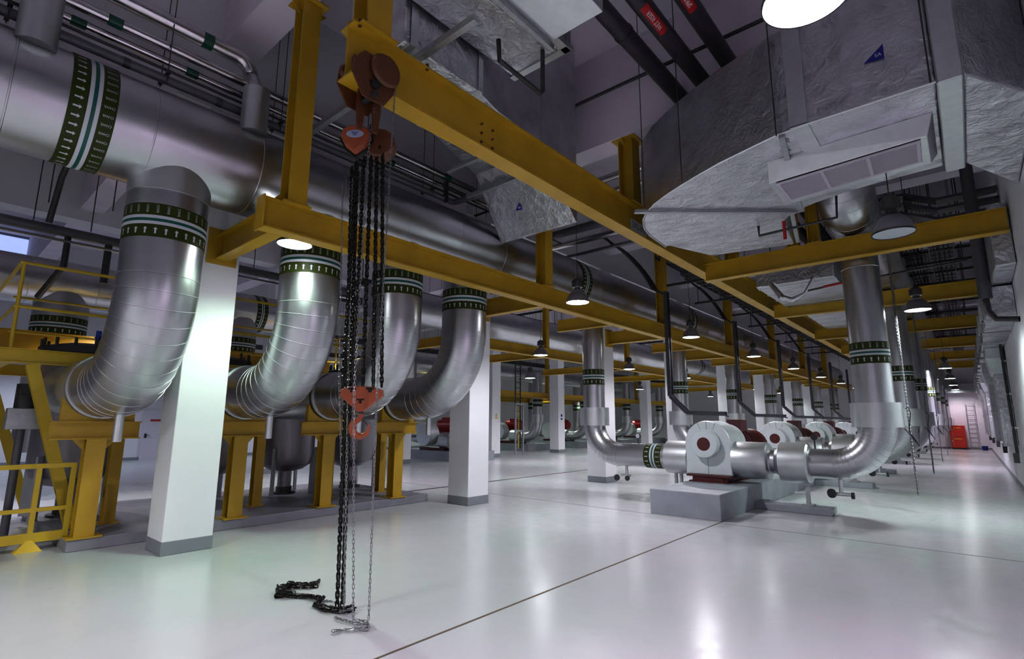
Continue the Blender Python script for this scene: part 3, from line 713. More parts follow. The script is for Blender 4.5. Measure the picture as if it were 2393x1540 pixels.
for y in (3, 12): spot(-23.5, y, 4.5, LP * .9, (.75, .82, 1))
spot(-1.0, -2.5, 4.2, LP * .6, (1, .9, 1)); spot(-5, -2.6, 4.2, LP * .5, (.85, 1, .88))
# ------------------------------------------------------------------ chains
def chain(mb, pts, wire, pitch, width, seg=10, ws=5):
    """links along a polyline"""
    P = [V(p) for p in pts]; L = [0]
    for i in range(len(P) - 1): L.append(L[-1] + (P[i + 1] - P[i]).length)
    n = max(2, int(L[-1] / pitch)); tw = random.random() * .4
    for i in range(n):
        s = (i + .5) * pitch; j = 0
        while j < len(P) - 2 and L[j + 1] < s: j += 1
        d = (P[j + 1] - P[j]).normalized(); c = P[j] + d * (s - L[j])
        k = V((0, 0, 1)) if abs(d.z) < .8 else V((1, 0, 0))
        a = (k - d * k.dot(d)).normalized(); b = d.cross(a); th = tw + (PI / 2 if i % 2 else 0) + random.uniform(-.15, .15)
        e = math.cos(th) * a + math.sin(th) * b; nn = d.cross(e)
        hl = pitch * .5 + wire * .9 - width / 2 + wire / 2; hl = max(hl, .002); hw = width / 2 - wire / 2
        path = []
        for q in range(seg):
            t = 2 * PI * q / seg; path.append(c + e * hw * math.cos(t) + d * (hw * math.sin(t) + (hl if math.sin(t) > 0 else -hl)))
        rs = []
        for q in range(seg):
            tg = (path[(q + 1) % seg] - path[q - 1]).normalized(); u = nn; v = tg.cross(u)
            rs.append([path[q] + (math.cos(2 * PI * w / ws) * u + math.sin(2 * PI * w / ws) * v) * wire / 2 for w in range(ws)])
        o = len(mb.v)
        for r in rs: mb.v += r
        for q in range(seg):
            for w in range(ws):
                q2 = (q + 1) % seg; w2 = (w + 1) % ws
                mb.f.append((o + q * ws + w, o + q * ws + w2, o + q2 * ws + w2, o + q2 * ws + w)); mb.sm.append(True)
    return mb
HEAVY = (.0145, .040, .046); LIGHT = (.0062, .036, .024)
H = T('chain_hoist', 'orange chain block hoist with load block and hook hanging on black chains', 'hoist', (-4.4, 2.85, 4.4))
# trolley side plates around the monorail end
def plate(mb, c, n, pts, th):
    c, n = V(c), V(n).normalized(); u = V((0, 0, 1)).cross(n).normalized(); v = V((0, 0, 1))
    mb.prism(pts, c - n * th / 2, u, v, n, th)
trol = T('beam_trolley', 'dark orange trolley clamped on the near end of the monorail', 'trolley', (-4.2, 2.62, 5.0))
b = MB()
def rounded(w, h, cut=.3):
    return [(-w, -h * .2), (-w * .5, -h), (w * .5, -h), (w, -h * .2), (w * .95, h * .45), (w * .5, h), (-w * .5, h), (-w * .95, h * .45)]
for s in (-1, 1):
    b = MB(); plate(b, (-4.2 + s * .135, 2.62, 5.0), (1, 0, 0), rounded(.24, .24), .018); b.build('side_plate', 'orange', trol, .004)
b = MB()
for s in (-1, 1):
    for q in (-.14, .14): b.lathe((-4.2 + s * .125, 2.62 + q, 5.09), (-s, 0, 0), [(0, .095), (.02, .1), (.06, .085)], 20)
b.build('wheels', 'orange', trol)
MB().lathe((-4.05, 2.72, 5.12), (1, 0, 0), [(0, .15), (.03, .17), (.06, .15), (.07, .05)], 24).build('hand_wheel', 'orange', trol)
b = MB(); b.tube([(-4.38, 2.62, 4.82), (-4.02, 2.62, 4.82)], .03, 12); b.build('cross_shaft', 'dark', trol)
b = MB(); b.prism([(-.035, .12), (.035, .12), (.05, -.12), (.024, -.36), (-.024, -.36), (-.05, -.12)], (-4.26, 2.6, 4.88), (0, 1, 0), (0, 0, 1), (1, 0, 0), .03)
b.prism([(-.035, .12), (.035, .12), (.05, -.12), (.024, -.36), (-.024, -.36), (-.05, -.12)], (-4.2, 2.74, 4.88), (0, 1, 0), (0, 0, 1), (1, 0, 0), .03)
b.build('suspension_links', 'orange', trol, .004)
b = MB(); b.lathe((-4.035, 2.62, 4.93), (1, 0, 0), [(-.02, .05), (.012, .05)], 16)
b.build('trolley_opening', 'black', trol)  # black disc painted for the dark of a hole in the plate
MB().lathe((-3.99, 2.72, 5.12), (1, 0, 0), [(-.02, .02), (.005, .02)], 12).build('wheel_hole', 'black', trol)  # black disc stands in for the dark hole of the hand wheel
# hoist body
ax = V((-.66, .75, 0)).normalized(); rt = V((.75, .66, 0)).normalized(); up = V((0, 0, 1)); HC = V((-4.45, 2.85, 4.50))
b = MB(); b.lathe(HC + rt * .13 + ax * .06 + up * .02, -ax, [(0, .15), (.02, .155), (.14, .155), (.16, .14)], 30)
b.prism([(-.03, .1), (.03, .1), (.03, .26), (-.03, .26)], HC + rt * .03 + ax * .02, rt, up, -ax, .04)
b.build('gear_housing', 'orange', H)
b = MB(); heart = [(-.15, .03), (-.13, .11), (-.05, .15), (.06, .15), (.13, .11), (.15, .03), (.1, -.07), (.0, -.15), (-.1, -.07)]
b.prism(heart, HC - rt * .09 - ax * .1, rt, up, -ax, .1); b.build('chain_cover', 'orange2', H, .02, label='bright orange heart shaped chain cover')
b = MB(); b.prism([(x * 1.14 , z * 1.14 - .005) for x, z in heart], HC - rt * .095 - ax * .06, rt, up, -ax, .07); b.build('cover_backing', 'chain', H, .01)
b = MB(); b.prism([(.088 * math.cos(2 * PI * q / 24), .042 * math.sin(2 * PI * q / 24)) for q in range(24)], HC - rt * .09 - ax * .2005 + up * .045, rt, up, -ax, .003)
lab_ = b.build('maker_label', 'oval', H, label='oval grey blue label')
# lettering on the label is illegible in the photo: keep short blue dashes
tx = MB()
for i in range(3): tx.box(0, 0, 0, 0, 0, 0) if False else tx.bar(HC - rt * (.125 - .01 * i) - ax * .2055 + up * (.062 - .016 * i), HC - rt * (.055 + .01 * i) - ax * .2055 + up * (.062 - .016 * i), .001, .006)
tx.build('label_lines', 'blue', lab_)
b = MB()
for q in (.03, .14): b.prism([(-.018, -.02), (.018, -.02), (.0, .022)], HC + rt * q - ax * .105 + up * (.05 if q < .1 else -.04), rt, up, -ax, .006)
b.build('housing_slots', 'chain', H)
# load block and hook
BC = V((-4.345, 2.86, 1.93))
b = MB(); tri = [(-.2, .0), (-.19, .055), (-.1, .085), (.1, .085), (.19, .055), (.2, .0), (.17, -.03), (.02, -.15), (-.02, -.15), (-.17, -.03)]
b.prism(tri, BC + ax * .05, rt, up, -ax, .1); b.build('load_block', 'orange2', H, .006, label='orange triangular load block')
b = MB()
for q in (-.085, .085): b.box(0, 0, 0, 0, 0, 0) if False else b.prism([(q - .035, .075), (q + .035, .075), (q + .035, .055), (q + .015, .055), (q + .015, .03), (q - .015, .03), (q - .015, .055), (q - .035, .055)], BC - ax * .051, rt, up, -ax, .003)
b.prism([(-.035, -.03), (.035, -.03), (.035, -.045), (.012, -.045), (.012, -.075), (-.012, -.075), (-.012, -.045), (-.035, -.045)], BC - ax * .051, rt, up, -ax, .003)
b.build('block_slots', 'chain', H)
hk = []; hr = []
HCc = BC + up * (-.30)
hk = [HCc + up * .15, HCc + up * .12]
hr = [.02, .024]
for i in range(15):
    a = math.radians(100 + 285 * i / 14)
    hk.append(HCc + rt * (.078 * math.cos(a)) + up * (.078 * math.sin(a)) + up * -.0); hr.append(.024 + .012 * math.sin(PI * min(1, i / 10)) if i < 11 else .026 - .0045 * (i - 10))
b = MB().tube(hk, hr, 14); b.build('hook', 'orange2', H, label='orange lifting hook')
b = MB(); b.bar(HCc + up * .085 + rt * .01, HCc + rt * .075 + up * .02, .008, .012); b.build('safety_latch', 'dark', H)
MB().lathe(BC + up * -.17, (0, 0, 1), [(0, .022), (.03, .026)], 12).build('swivel_collar', 'dark', H)
def strand(name, pts, kind, label, parent=None):
    mb = chain(MB(), pts, *kind); return mb.build(name, 'chain' if kind is HEAVY else 'schain', parent)
yb = 2.85
for i, (xa, xb) in enumerate(((-4.605, -4.475), (-4.50, -4.385), (-4.40, -4.325), (-4.325, -4.245), (-4.255, -4.195))):
    strand('load_chain', [(xa, yb + .04 * (i - 2) * .5, 4.38), (xb, yb + (i - 2) * .06, 2.0)], HEAVY, '', H)
# slack load chains hanging to the floor
s1 = strand('slack_load_chain', [(-4.70, 2.82, 4.36), (-4.60, 2.84, 2.0), (-4.50, 2.82, .03)], HEAVY, '')
tag(s1, 'thick black slack chain hanging to the floor left of the hook, outer strand', 'chain', 'slack black chains')
s2 = strand('slack_load_chain', [(-4.665, 2.86, 4.36), (-4.565, 2.87, 2.0), (-4.465, 2.85, .03)], HEAVY, '')
tag(s2, 'thick black slack chain hanging to the floor left of the hook, inner strand', 'chain', 'slack black chains')
for i, (p, lab) in enumerate((([(-4.92, 2.85, 4.25), (-4.78, 2.87, 2.1), (-4.50, 2.9, .03)], 'thin silver hand chain hanging left of the thick black chains'),
                ([(-4.08, 2.68, 5.15), (-4.27, 2.73, 4.3), (-4.3, 2.74, 2.0), (-4.13, 2.75, .02)], 'thin silver hand chain hanging just in front of the hook'),
                ([(-4.05, 2.86, 5.15), (-4.11, 2.86, 2.0), (-4.04, 2.84, .02)], 'thin silver hand chain hanging right of the hook'),
                ([(-4.64, 2.80, 4.2), (-4.50, 2.80, 2.0), (-4.40, 2.83, .02)], 'thin silver hand chain hanging beside the thick black chains'))):
    c = strand('hand_chain', p, LIGHT, ''); tag(c, lab, 'chain', 'thin silver hand chains')
# piles on the floor
def pile(mb, pts, kind, reps, jit, zmax):
    for q in range(reps):
        P = []
        for i, (x, y) in enumerate(pts):
            P.append((x + random.uniform(-jit, jit), y + random.uniform(-jit, jit), .018 + random.random() * zmax))
        # refine
        R = []
        for i in range(len(P) - 1):
            for s in range(4):
                t = s / 4; R.append(tuple(P[i][k] * (1 - t) + P[i + 1][k] * t for k in range(3)))
        chain(mb, R, *kind)
mb = MB(); path = [(-5.42, 3.16), (-5.3, 3.0), (-5.45, 2.86), (-5.35, 2.75), (-5.25, 2.68), (-5.12, 2.78), (-5.0, 2.86), (-4.85, 2.86), (-4.76, 2.76), (-4.6, 2.74), (-4.46, 2.80), (-4.40, 2.90), (-4.50, 2.95)]
pile(mb, path, HEAVY, 1, .01, .01); pile(mb, path[2:10], HEAVY, 1, .04, .03); pile(mb, path[1:6], HEAVY, 3, .055, .05); pile(mb, path[9:], HEAVY, 2, .035, .04)
tag(mb.build('chain_pile', 'chain'), 'heap of thick black chain lying on the floor under the hoist', 'chain')
mb = MB(); pile(mb, [(-5.4, 2.72), (-5.28, 2.83), (-5.15, 2.78), (-5.0, 2.84), (-4.8, 2.86), (-4.65, 2.85), (-4.55, 2.88), (-4.42, 2.8), (-4.34, 2.86), (-4.42, 2.92), (-4.33, 2.84)], LIGHT, 1, .015, .05)
tag(mb.build('hand_chain_slack', 'schain'), 'loose silver hand chain tangled over the black chain heap', 'chain')
mb = MB(); pp = [(-4.33, 2.70), (-4.22, 2.72), (-4.12, 2.76), (-4.0, 2.80), (-3.92, 2.74), (-3.98, 2.66), (-4.06, 2.60), (-4.08, 2.53), (-3.98, 2.50)]
pile(mb, pp, LIGHT, 2, .018, .012); pile(mb, pp[2:6], LIGHT, 1, .03, .03)
tag(mb.build('hand_chain_heap', 'schain'), 'small heap of silver hand chain nearest the camera on the floor', 'chain')
# hand chains on the right row valves
for k in range(0, 6):
    y = 13.1 + BAY * 1.12 * k * .96
    mb = chain(MB(), [(-.92, y, 5.5), (-.92, y, .3)], *((.010, .034, .03) if k < 3 else (.012, .07, .04)), 8, 4)
    if k < 2: chain(mb, [(-.95, y + .04, 5.5), (-.93, y + .03, .3)], .010, .034, .03, 8, 4)
    tag(mb.build('valve_chain', 'schain'), 'grey valve chain hanging in the right aisle, %s' % ORD[k], 'chain', 'valve chains in the right aisle')
# ------------------------------------------------------------------ overhead small pipes
def pipe_run(name, pts, r, m, label, cat='pipe', grp=None, clamps=(), cm='tgreen', cw=.12, seg=16):
    t = T(name, label, cat, pts[0], grp)
    MB().tube(pts, r, seg).build('pipe_length', m, t)
    for i, c in enumerate(clamps):
        MB().lathe(c, V(pts[1]) - V(pts[0]), [(-cw / 2, r + .001), (-cw / 2, r + .004), (cw / 2, r + .004), (cw / 2, r + .001)], seg, False).build('green_marker', cm, t)
    return t
X = -7.0
bend = arc((X, 2.35, 6.56), (0, 1, 0), (0, 0, -1), .22, 6)
pipe_run('insulated_pipe', [(X, -5.5, 6.56)] + bend + [(X + .1, 2.58, 6.2), (X + .26, 2.58, 5.98)], .095, 'pipe', 'shiny thick insulated pipe bending down behind the yellow hanger post', clamps=[(X, 2.0, 6.56)], seg=24)
pipe_run('small_pipe', [(X, -5.5, 6.23), (X, 9.6, 6.23)], .06, 'pipe', 'upper shiny slim pipe with green markers above the header', grp='slim pipes above the header', clamps=[(X, 1.05, 6.23), (X, 6.2, 6.23), (X, 8.2, 6.23)], cw=.14)
pipe_run('small_pipe', [(X - .12, -5.5, 6.10), (X - .12, 9.6, 6.10)], .05, 'pipe', 'lower shiny slim pipe with green markers above the header', grp='slim pipes above the header', clamps=[(X - .12, .75, 6.10), (X - .12, 1.9, 6.10), (X - .12, 5, 6.10)], cw=.14)
pipe_run('conduit', [(X, -5.5, 5.92), (X, 9.9, 5.92)], .018, 'dark', 'thin dark conduit between the shiny pipes and the grey pipe', 'conduit')
pipe_run('grey_pipe', [(X + .02, -5.5, 5.78), (X + .02, 6.3, 5.78), (X + .02, 6.4, 5.8), (X + 1.3, 6.75, 5.9)], .055, 'gpipe', 'grey pipe with couplings running just above the header', clamps=[(X + .02, y, 5.78) for y in (1.2, 2.2, 4.3)], cm='dark', cw=.07)
for i in range(7):
    y = .2 + 1.4 * i
    b = MB(); b.tube([(X + .08, y, 5.72), (X + .08, y, 8.6)], .006, 6); b.tube([(X - .2, y, 5.78), (X - .2, y, 8.6)], .006, 6); b.bar((X - .24, y, 5.84), (X + .12, y, 5.84), .04, .03)
    if i % 2 == 0: b.box(X + .03, X + .1, y + .3, y + .36, 5.7, 6.1)
    tag(b.build('pipe_hanger', 'dark'), 'threaded rod hanger over the header, %s' % (ORD + ['x'])[i], 'hanger', 'rod hangers')
LY = [0, 5.75, 5.8]
for i, (x, z, r) in enumerate(((-3.06, 7.0, .125), (-2.6, 6.95, .12), (-2.2, 7.1, .12))):
    y1 = 46
    t = pipe_run('fire_main', [(x, -5.5, z), (x, y1, z)], r, 'dpipe', ['thick dark pipe with a coupling, leftmost of the three at the top', 'dark pipe with a red WET RISER label, middle of the three at the top', 'dark pipe with a red SPRINKLER label, rightmost of the three at the top'][i], 'pipe', 'dark fire pipes under the ceiling', seg=24)
    if i == 0: MB().lathe((x, 5.85, z), (0, 1, 0), [(0, r), (0, r + .012), (.06, r + .012), (.06, r)], 24).build('coupling', 'dpipe', t)
    else:
        yc = LY[i]; L = .30
        pl = MB(); n0 = 6; th = math.atan2(1.7 - z, -x); vs = []
        for q in range(n0 + 1):
            t_ = th + (q - n0 / 2) * .16
            for yy in (yc - L, yc + L): vs.append((x + (r + .003) * math.cos(t_), yy, z + (r + .003) * math.sin(t_)))
        pl.add(vs, [(2 * q, 2 * q + 1, 2 * q + 3, 2 * q + 2) for q in range(n0)])
        lb_ = pl.build('red_label', 'redlab', t)
        n_ = V((math.cos(th), 0, math.sin(th))); c = V((x, yc, z)) + n_ * (r + .008)
        tx = MB(); flat_text(tx, 'WET RISER' if i == 1 else 'SPRINKLER', .085, c, (0, -1, 0), n_.cross(V((0, -1, 0))), .95); tx.build('label_lettering', 'ltext', lb_)
# crosswise pipes
for i, (y, z, r, m, lab) in enumerate(((8.75, 6.55, .075, 'pipe', 'shiny pipe crossing overhead just past the tall foil duct'), (8.95, 6.35, .055, 'pipe', 'slimmer shiny pipe crossing overhead below the first one'),
        (10.2, 6.3, .1, 'gpipe', 'dark pipe crossing overhead behind the second hanger post'), (10.6, 6.15, .08, 'pipe', 'silver pipe crossing overhead behind the second hanger post'), (10.95, 5.95, .04, 'gpipe', 'slim dark pipe crossing overhead in the middle'))):
    pipe_run('cross_pipe', [(-8.0, y, z), (-1.6, y, z)], r, m, lab, grp='pipes crossing overhead', clamps=[(-3.0, y, z)] if i < 2 else (), seg=16)
pipe_run('sprinkler_pipe', [(-5.1, 7.4, 7.42), (-1.2, 7.4, 7.42)], .03, 'dark', 'dark sprinkler pipe sloping across the ceiling in the middle')
pipe_run('sprinkler_pipe', [(-2.35, 9.05, 4.95), (-2.35, 9.05, 4.78), (-1.2, 8.9, 4.76), (-1.15, 8.9, 5.6)], .022, 'dark', 'small sprinkler branch with red label under the curved foil duct', clamps=[(-1.95, 9.0, 4.77)], cm='redlab', cw=.3)
pipe_run('sprinkler_drop', [(-3.62, 3.93, 6.0), (-3.62, 3.95, 5.75), (-3.62, 4.72, 5.73), (-3.62, 4.76, 5.78), (-3.62, 4.76, 6.36)], .028, 'dark', 'dark sprinkler drop pipe beside the tall foil duct')
pipe_run('sprinkler_pipe', [(-2.6, 13.4, 4.7), (-1.8, 13.3, 4.75), (.3, 13.1, 4.8)], .022, 'dark', 'thin sprinkler pipe with red tape crossing the first right hand riser', clamps=[(-2.0, 13.3, 4.74)], cm='redlab', cw=.4)
pipe_run('sprinkler_pipe', [(-5.1, 7.4, 5.55), (-4.9, 22, 5.55)], .035, 'gpipe', 'grey pipe running away beneath the monorail')
# support struts
def strut(p, q, w, label, m='galv'):
    t = T('channel_strut', label, 'bracket', p, 'galvanised struts')
    MB().bar(p, q, w, w * 1.1).build('channel', m, t); return t
st = strut((-3.35, 3.3, 5.72), (-6.7, 3.3, 5.72), .07, 'galvanised strut with orange label crossing under the foil ducts')
MB().box(-4.75, -4.35, 3.255, 3.264, 5.69, 5.76).build('orange_label', 'orlab', st)
strut((-4.85, 5.5, 5.83), (-6.2, 5.5, 5.83), .06, 'galvanised strut under the middle of the tall foil duct')
strut((-5.2, 6.35, 5.78), (-6.6, 6.35, 5.78), .06, 'galvanised strut at the lower bend of the tall foil duct')
# ------------------------------------------------------------------ foil ducts
def rect(x0, x1, z0, z1, y): return [(x0, y, z0), (x1, y, z0), (x1, y, z1), (x0, y, z1)]
t = T('foil_duct', 'foil wrapped duct that bends down to a flat end above the header', 'duct', (-5.3, 3, 6))
MB().box(-5.5, -4.30, 3.12, 4.35, 5.85, 6.7).build('duct_run', 'foil', t, .02)
MB().box(-5.46, -4.34, 3.13, 3.75, 6.7, 8.55).build('duct_riser', 'foil2', t, .02)
MB().loft([rect(-5.5, -4.35, 5.9, 6.7, 4.33), rect(-5.7, -4.5, 5.93, 6.9, 4.9), rect(-6.0, -4.62, 6.02, 8.5, 5.5), rect(-6.25, -4.75, 6.05, 8.5, 6.2)]).build('duct_transition', 'foil', t, .02)
MB().loft([rect(-6.25, -4.75, 6.05, 8.55, 6.2), rect(-6.62, -4.86, 5.15, 8.55, 7.32), rect(-6.62, -4.86, 5.15, 8.55, 7.38)]).build('duct_drop', 'foil2', t, .015)
b = MB(); b.box(-5.52, -4.28, 3.2, 3.3, 5.84, 6.71); b.box(-4.9, -4.84, 3.15, 4.35, 5.842, 5.85); b.box(-5.52, -4.28, 4.28, 4.36, 5.84, 6.71); b.build('foil_tape', 'tape', t)
def tri_label(parent, c, u, v, s, txt):
    c, u, v = V(c), V(u).normalized(), V(v).normalized(); n_ = u.cross(v)
    o = MB().prism([(-s, -s * .55), (s * .75, -s * .75), (s * .75, s * .9)], c, u, v, n_, .004).build('blue_triangle', 'blue', parent)
    tx = MB(); flat_text(tx, txt, s * .55, c + n_ * .005 + u * s * .25 - v * s * .15, u, v); tx.build('triangle_lettering', 'ltext', o)
tri_label(t, (-5.0, 3.95, 5.845), (1, .4, 0), (.4, -1, 0), .09, 'SA')
nd = V((0, 1.12, -.9)).normalized()
c_ = V((-5.78, 6.85, 5.52)) + V((0, -.9, -1.12)).normalized() * .012
t2c = c_
tri_label(t, t2c, (1, 0, 0), (0, -1.12, .9), .09, 'SA')
t = T('foil_duct', 'foil wrapped duct ending in an open corner beside the first one', 'duct', (-3.8, 3, 6.2))
MB().loft([rect(-4.25, -3.35, 6.35, 7.0, 1.5), rect(-4.25, -3.35, 6.35, 7.0, 4.95)]).build('duct_run', 'foil', t, .02)
b = MB(); b.box(-3.42, -3.32, 1.5, 4.97, 6.33, 6.4); b.box(-4.27, -3.33, 4.87, 4.97, 6.33, 7.02); b.build('foil_tape', 'tape', t)
t = T('foil_duct', 'smooth bright foil duct, rightmost of the three at the top middle', 'duct', (-3, 3, 5.8))
MB().loft([rect(-3.25, -2.55, 6.1, 6.6, -3), rect(-3.25, -2.55, 6.1, 6.6, 4.45)]).build('duct_run', 'tape', t, .01)
MB().box(-3.3, -3.25, -3, 4.5, 6.02, 6.1).build('edge_angle', 'galv', t)

# big curved duct, top right
zt, zb = 6.22, 4.95
D = T('curved_foil_duct', 'huge curved foil duct with supply grille at the top right', 'duct', (-1.5, 7.5, zb))
outer = [(.10, 6.12), (-1.0, 6.13), (-1.35, 6.17), (-1.69, 6.28), (-2.05, 6.40), (-2.40, 6.56), (-2.72, 6.72), (-3.0, 6.88), (-3.25, 7.05), (-3.5, 7.28), (-3.7, 7.55), (-3.86, 7.9), (-3.95, 8.3), (-3.98, 8.75), (-4.0, 9.05)]
inner = [(.10, 8.35), (-.6, 8.4), (-.9, 8.45), (-1.1, 8.5), (-1.25, 8.55), (-1.4, 8.6), (-1.5, 8.65), (-1.6, 8.7), (-1.68, 8.75), (-1.74, 8.8), (-1.78, 8.84), (-1.82, 8.88), (-1.85, 8.92), (-1.87, 8.95), (-1.9, 9.0)]
b = MB(); rings = []
for i, ((xo, yo), (xi, yi)) in enumerate(zip(outer, inner)):
    rings.append([(xo, yo, zb), (xi, yi, zb), (xi, yi, zt), (xo, yo, zt)])
b.loft(rings, True).build('curved_body', 'foil', D, .02)
b = MB(); b.loft([[(-3.98, 9.0, zb + .02), (-1.9, 8.97, zb + .02), (-1.9, 8.97, zt), (-3.98, 9.0, zt)], [(-3.95, 9.3, 5.0), (-2.0, 9.3, 5.0), (-2.0, 9.3, 6.0), (-3.95, 9.3, 6.0)], [(-3.6, 10.3, 5.0), (-2.15, 10.6, 5.0), (-2.15, 10.6, 5.8), (-3.6, 10.3, 5.8)]]).build('outlet_section', 'foil', D, .02)
# seam tape along lower edges
b = MB(); b.tube([(x, y, zb) for x, y in outer], .018, 6); b.build('edge_tape', 'tape', D)
b = MB(); b.loft([[(-1.18, 6.10, zb - .01), (-1.0, 6.10, zb - .01), (-1.0, 6.10, zt), (-1.18, 6.10, zt)], [(-1.18, 6.13, zb - .01), (-1.0, 6.13, zb - .01), (-1.0, 6.13, zt), (-1.18, 6.13, zt)]])
b.box(-1.18, -1.0, 6.1, 6.85, zb - .012, zb); b.build('strap_tape', 'tape', D)
b = MB(); b.bar((-1.28, 6.16, zb - .03), (-1.62, 8.6, zb - .03), .06, .05); b.build('support_angle', 'galv', D)
b = MB(); b.bar((-3.62, 7.1, zb - .02), (-1.7, 8.72, zb - .02), .07, .05); b.bar((-1.78, 8.78, 4.98), (-2.05, 10.4, 4.98), .06, .05); b.build('support_angle', 'galv', D)
# flange collar and flared inlet into the wall
b = MB(); b.box(.10, .30, 6.05, 8.42, zb - .07, zt + .05); b.build('flange_collar', 'tape', D, .015)
b = MB(); b.loft([[(.30, 6.1, zb - .02), (.30, 8.38, zb - .02), (.30, 8.38, zt), (.30, 6.1, zt)], [(.84, 6.9, zb - .06), (.84, 9.5, zb - .06), (.84, 9.5, zt + .6), (.84, 6.9, zt + .6)]]).build('flared_inlet', 'foil', D, .02)
b = MB(); b.loft([[(-1.62, 6.86, 4.69), (-.02, 6.80, 4.72), (.05, 6.74, zb), (-1.60, 6.78, zb)], [(-1.62, 7.66, 4.66), (-.02, 7.50, 4.69), (.05, 7.9, zb), (-1.60, 8.0, zb)]]).build('grille_box', 'tape', D, .006)
b = MB(); G0, G1, G2, G3 = V((-1.54, 6.88, 4.684)), V((-.08, 6.82, 4.715)), V((-.10, 7.34, 4.686)), V((-1.53, 7.5, 4.66))
def gq(u, v): return (G0 * (1 - u) + G1 * u) * (1 - v) + (G3 * (1 - u) + G2 * u) * v
dn = V((0, 0, -1))
bk = MB(); bk.add([gq(0, 0) + dn * .004, gq(1, 0) + dn * .004, gq(1, 1) + dn * .004, gq(0, 1) + dn * .004], [(0, 1, 2, 3)]); gg = bk.build('supply_grille', 'gdark', D, label='dark louvred supply grille in three panels')
b = MB()
for v in (.03, .97): b.bar(gq(0, v) + dn * .012, gq(1, v) + dn * .012, .045, .012)
for u in (.012, .345, .665, .985): b.bar(gq(u, 0) + dn * .012, gq(u, 1) + dn * .012, .035, .014)
b.build('grille_frame', 'grille', gg)
b = MB()
for i in range(1, 26): b.bar(gq(.01, i / 26) + dn * .01, gq(.99, i / 26) + dn * .01, .010, .006)
b.build('grille_louvres', 'grille', gg)
tri_label(D, (-.34, 6.055 + .06, 5.45), (1, 0, 0), (0, 0, 1), .1, 'SA')
# suspension rods on the duct
b = MB()
for x, y in ((.06, 6.02), (-1.32, 6.1), (-3.4, 7.0), (-2.6, 6.5)): b.tube([(x, y, zb - .05), (x, y, 8.6)], .007, 6)
b.build('suspension_rods', 'dark', D)

# foil duct between the cross beams
for i, (y0, y1, x0, x1, z) in enumerate(((13.6, 16.6, -3.7, -2.0, 5.0), (18.5, 21.8, -3.6, -2.1, 5.05), (24, 27, -3.6, -2.2, 5.1))):
    t = T('branch_duct', 'foil wrapped duct box above the long cross beams, %s' % ORD[i], 'duct', (x0, y0, z), 'duct boxes above the cross beams')
    MB().box(x0, x1, y0, y1, z, z + .7).build('duct_box', 'foil', t, .02)
    b = MB()
    for q in range(4): b.box(x0 - .01, x1 + .01, y0 + .2 + q * .8, y0 + .28 + q * .8, z - .012, z + .71)
    b.build('foil_tape', 'tape', t)
pipe_run('torn_wrapping', [(-3.2, 12.9, 4.9), (-2.95, 12.8, 4.5), (-2.75, 12.85, 4.42), (-2.5, 12.9, 4.55), (-2.3, 12.95, 4.9)], [.05, .07, .06, .03, .04], 'foil', 'torn strip of foil wrapping hanging behind the first long cross beam', 'insulation')

# ------------------------------------------------------------------ right wall services
t = T('wall_duct', 'long foil duct running along the top of the right wall', 'duct', (.5, 11, 3.6))
b = MB(); b.loft([rect(.42, .84, 3.62, 4.2, 13.0), rect(.42, .84, 3.62, 4.2, 45)]); b.mark('tape')
for i in range(22): b.box(.41, .845, 13.4 + 1.4 * i, 13.48 + 1.4 * i, 3.612, 4.21)
b.build('duct_run', 'foil', t)
for i in range(16):
    b = MB(); y = 13.2 + 1.9 * i
    b.bar((.36, y, 3.59), (.84, y, 3.59), .05, .05); b.bar((.36, y, 3.57), (.36, y, 4.0), .05, .05); b.build('bracket', 'galv', t)
t = T('upper_wall_duct', 'dented foil duct high on the right wall above the cross beam end', 'duct', (.6, 11, 4.3))
MB().loft([rect(.58, .84, 4.25, 5.3, 11.5), rect(.55, .84, 4.22, 5.2, 12.6), rect(.60, .84, 4.3, 5.4, 14.6)]).build('duct_run', 'foil', t, .02)
def drop_duct(y, label):
    t = T('drop_duct', label, 'duct', (.6, y, 1.1), 'foil drop ducts on the right wall')
    def rr(x0, x1, ya, yb, z): return [(x0, ya, z), (x1, ya, z), (x1, yb, z), (x0, yb, z)]
    MB().loft([rr(.46, .82, y, y + 1.1, 3.62), rr(.46, .82, y, y + 1.1, 3.35), rr(.54, .84, y + .2, y + 1.3, 3.0), rr(.56, .84, y + .2, y + 1.3, 2.95)]).build('offset_bend', 'tape', t, .01)
    MB().loft([rr(.58, .84, y + .2, y + 1.3, 2.95), rr(.58, .84, y + .2, y + 1.3, 1.15)]).build('drop_section', 'foil2', t, .01)
    b = MB(); b.box(.56, .85, y + .18, y + 1.32, 2.1, 2.14); b.box(.56, .85, y + .18, y + 1.32, 1.13, 1.17); b.build('joint_flange', 'galv', t)
def wall_pipe(y, label):
    t = T('wall_pipe', label, 'pipe', (.78, y, .5), 'dark upright pipes on the right wall')
    MB().tube([(.75, y, 3.7), (.75, y, .95), (.75, y, .9)], .032, 10).build('upright_pipe', 'dark', t)
    b = MB(); b.tube([(.75, y, .95), (.7, y - .3, .95)], .02, 8); b.box(.66, .76, y - .42, y - .28, .8, 1.02); b.build('valve', 'dark', t)
    b = MB()
    for z in (1.6, 2.4, 3.2): b.bar((.72, y, z), (.85, y, z), .05, .04)
    b.build('wall_clips', 'galv', t)
for i in range(5):
    y = 18.2 + BAY * 1.02 * i
    drop_duct(y, 'foil clad drop duct on the right wall, %s' % ORD[i])
    wall_pipe(y - .75, 'dark upright pipe on the right wall, %s' % ORD[i])
t = T('wall_main', 'thick dark upright pipe with elbow near the right end of the second cross beam', 'pipe', (.05, 15.2, 4))
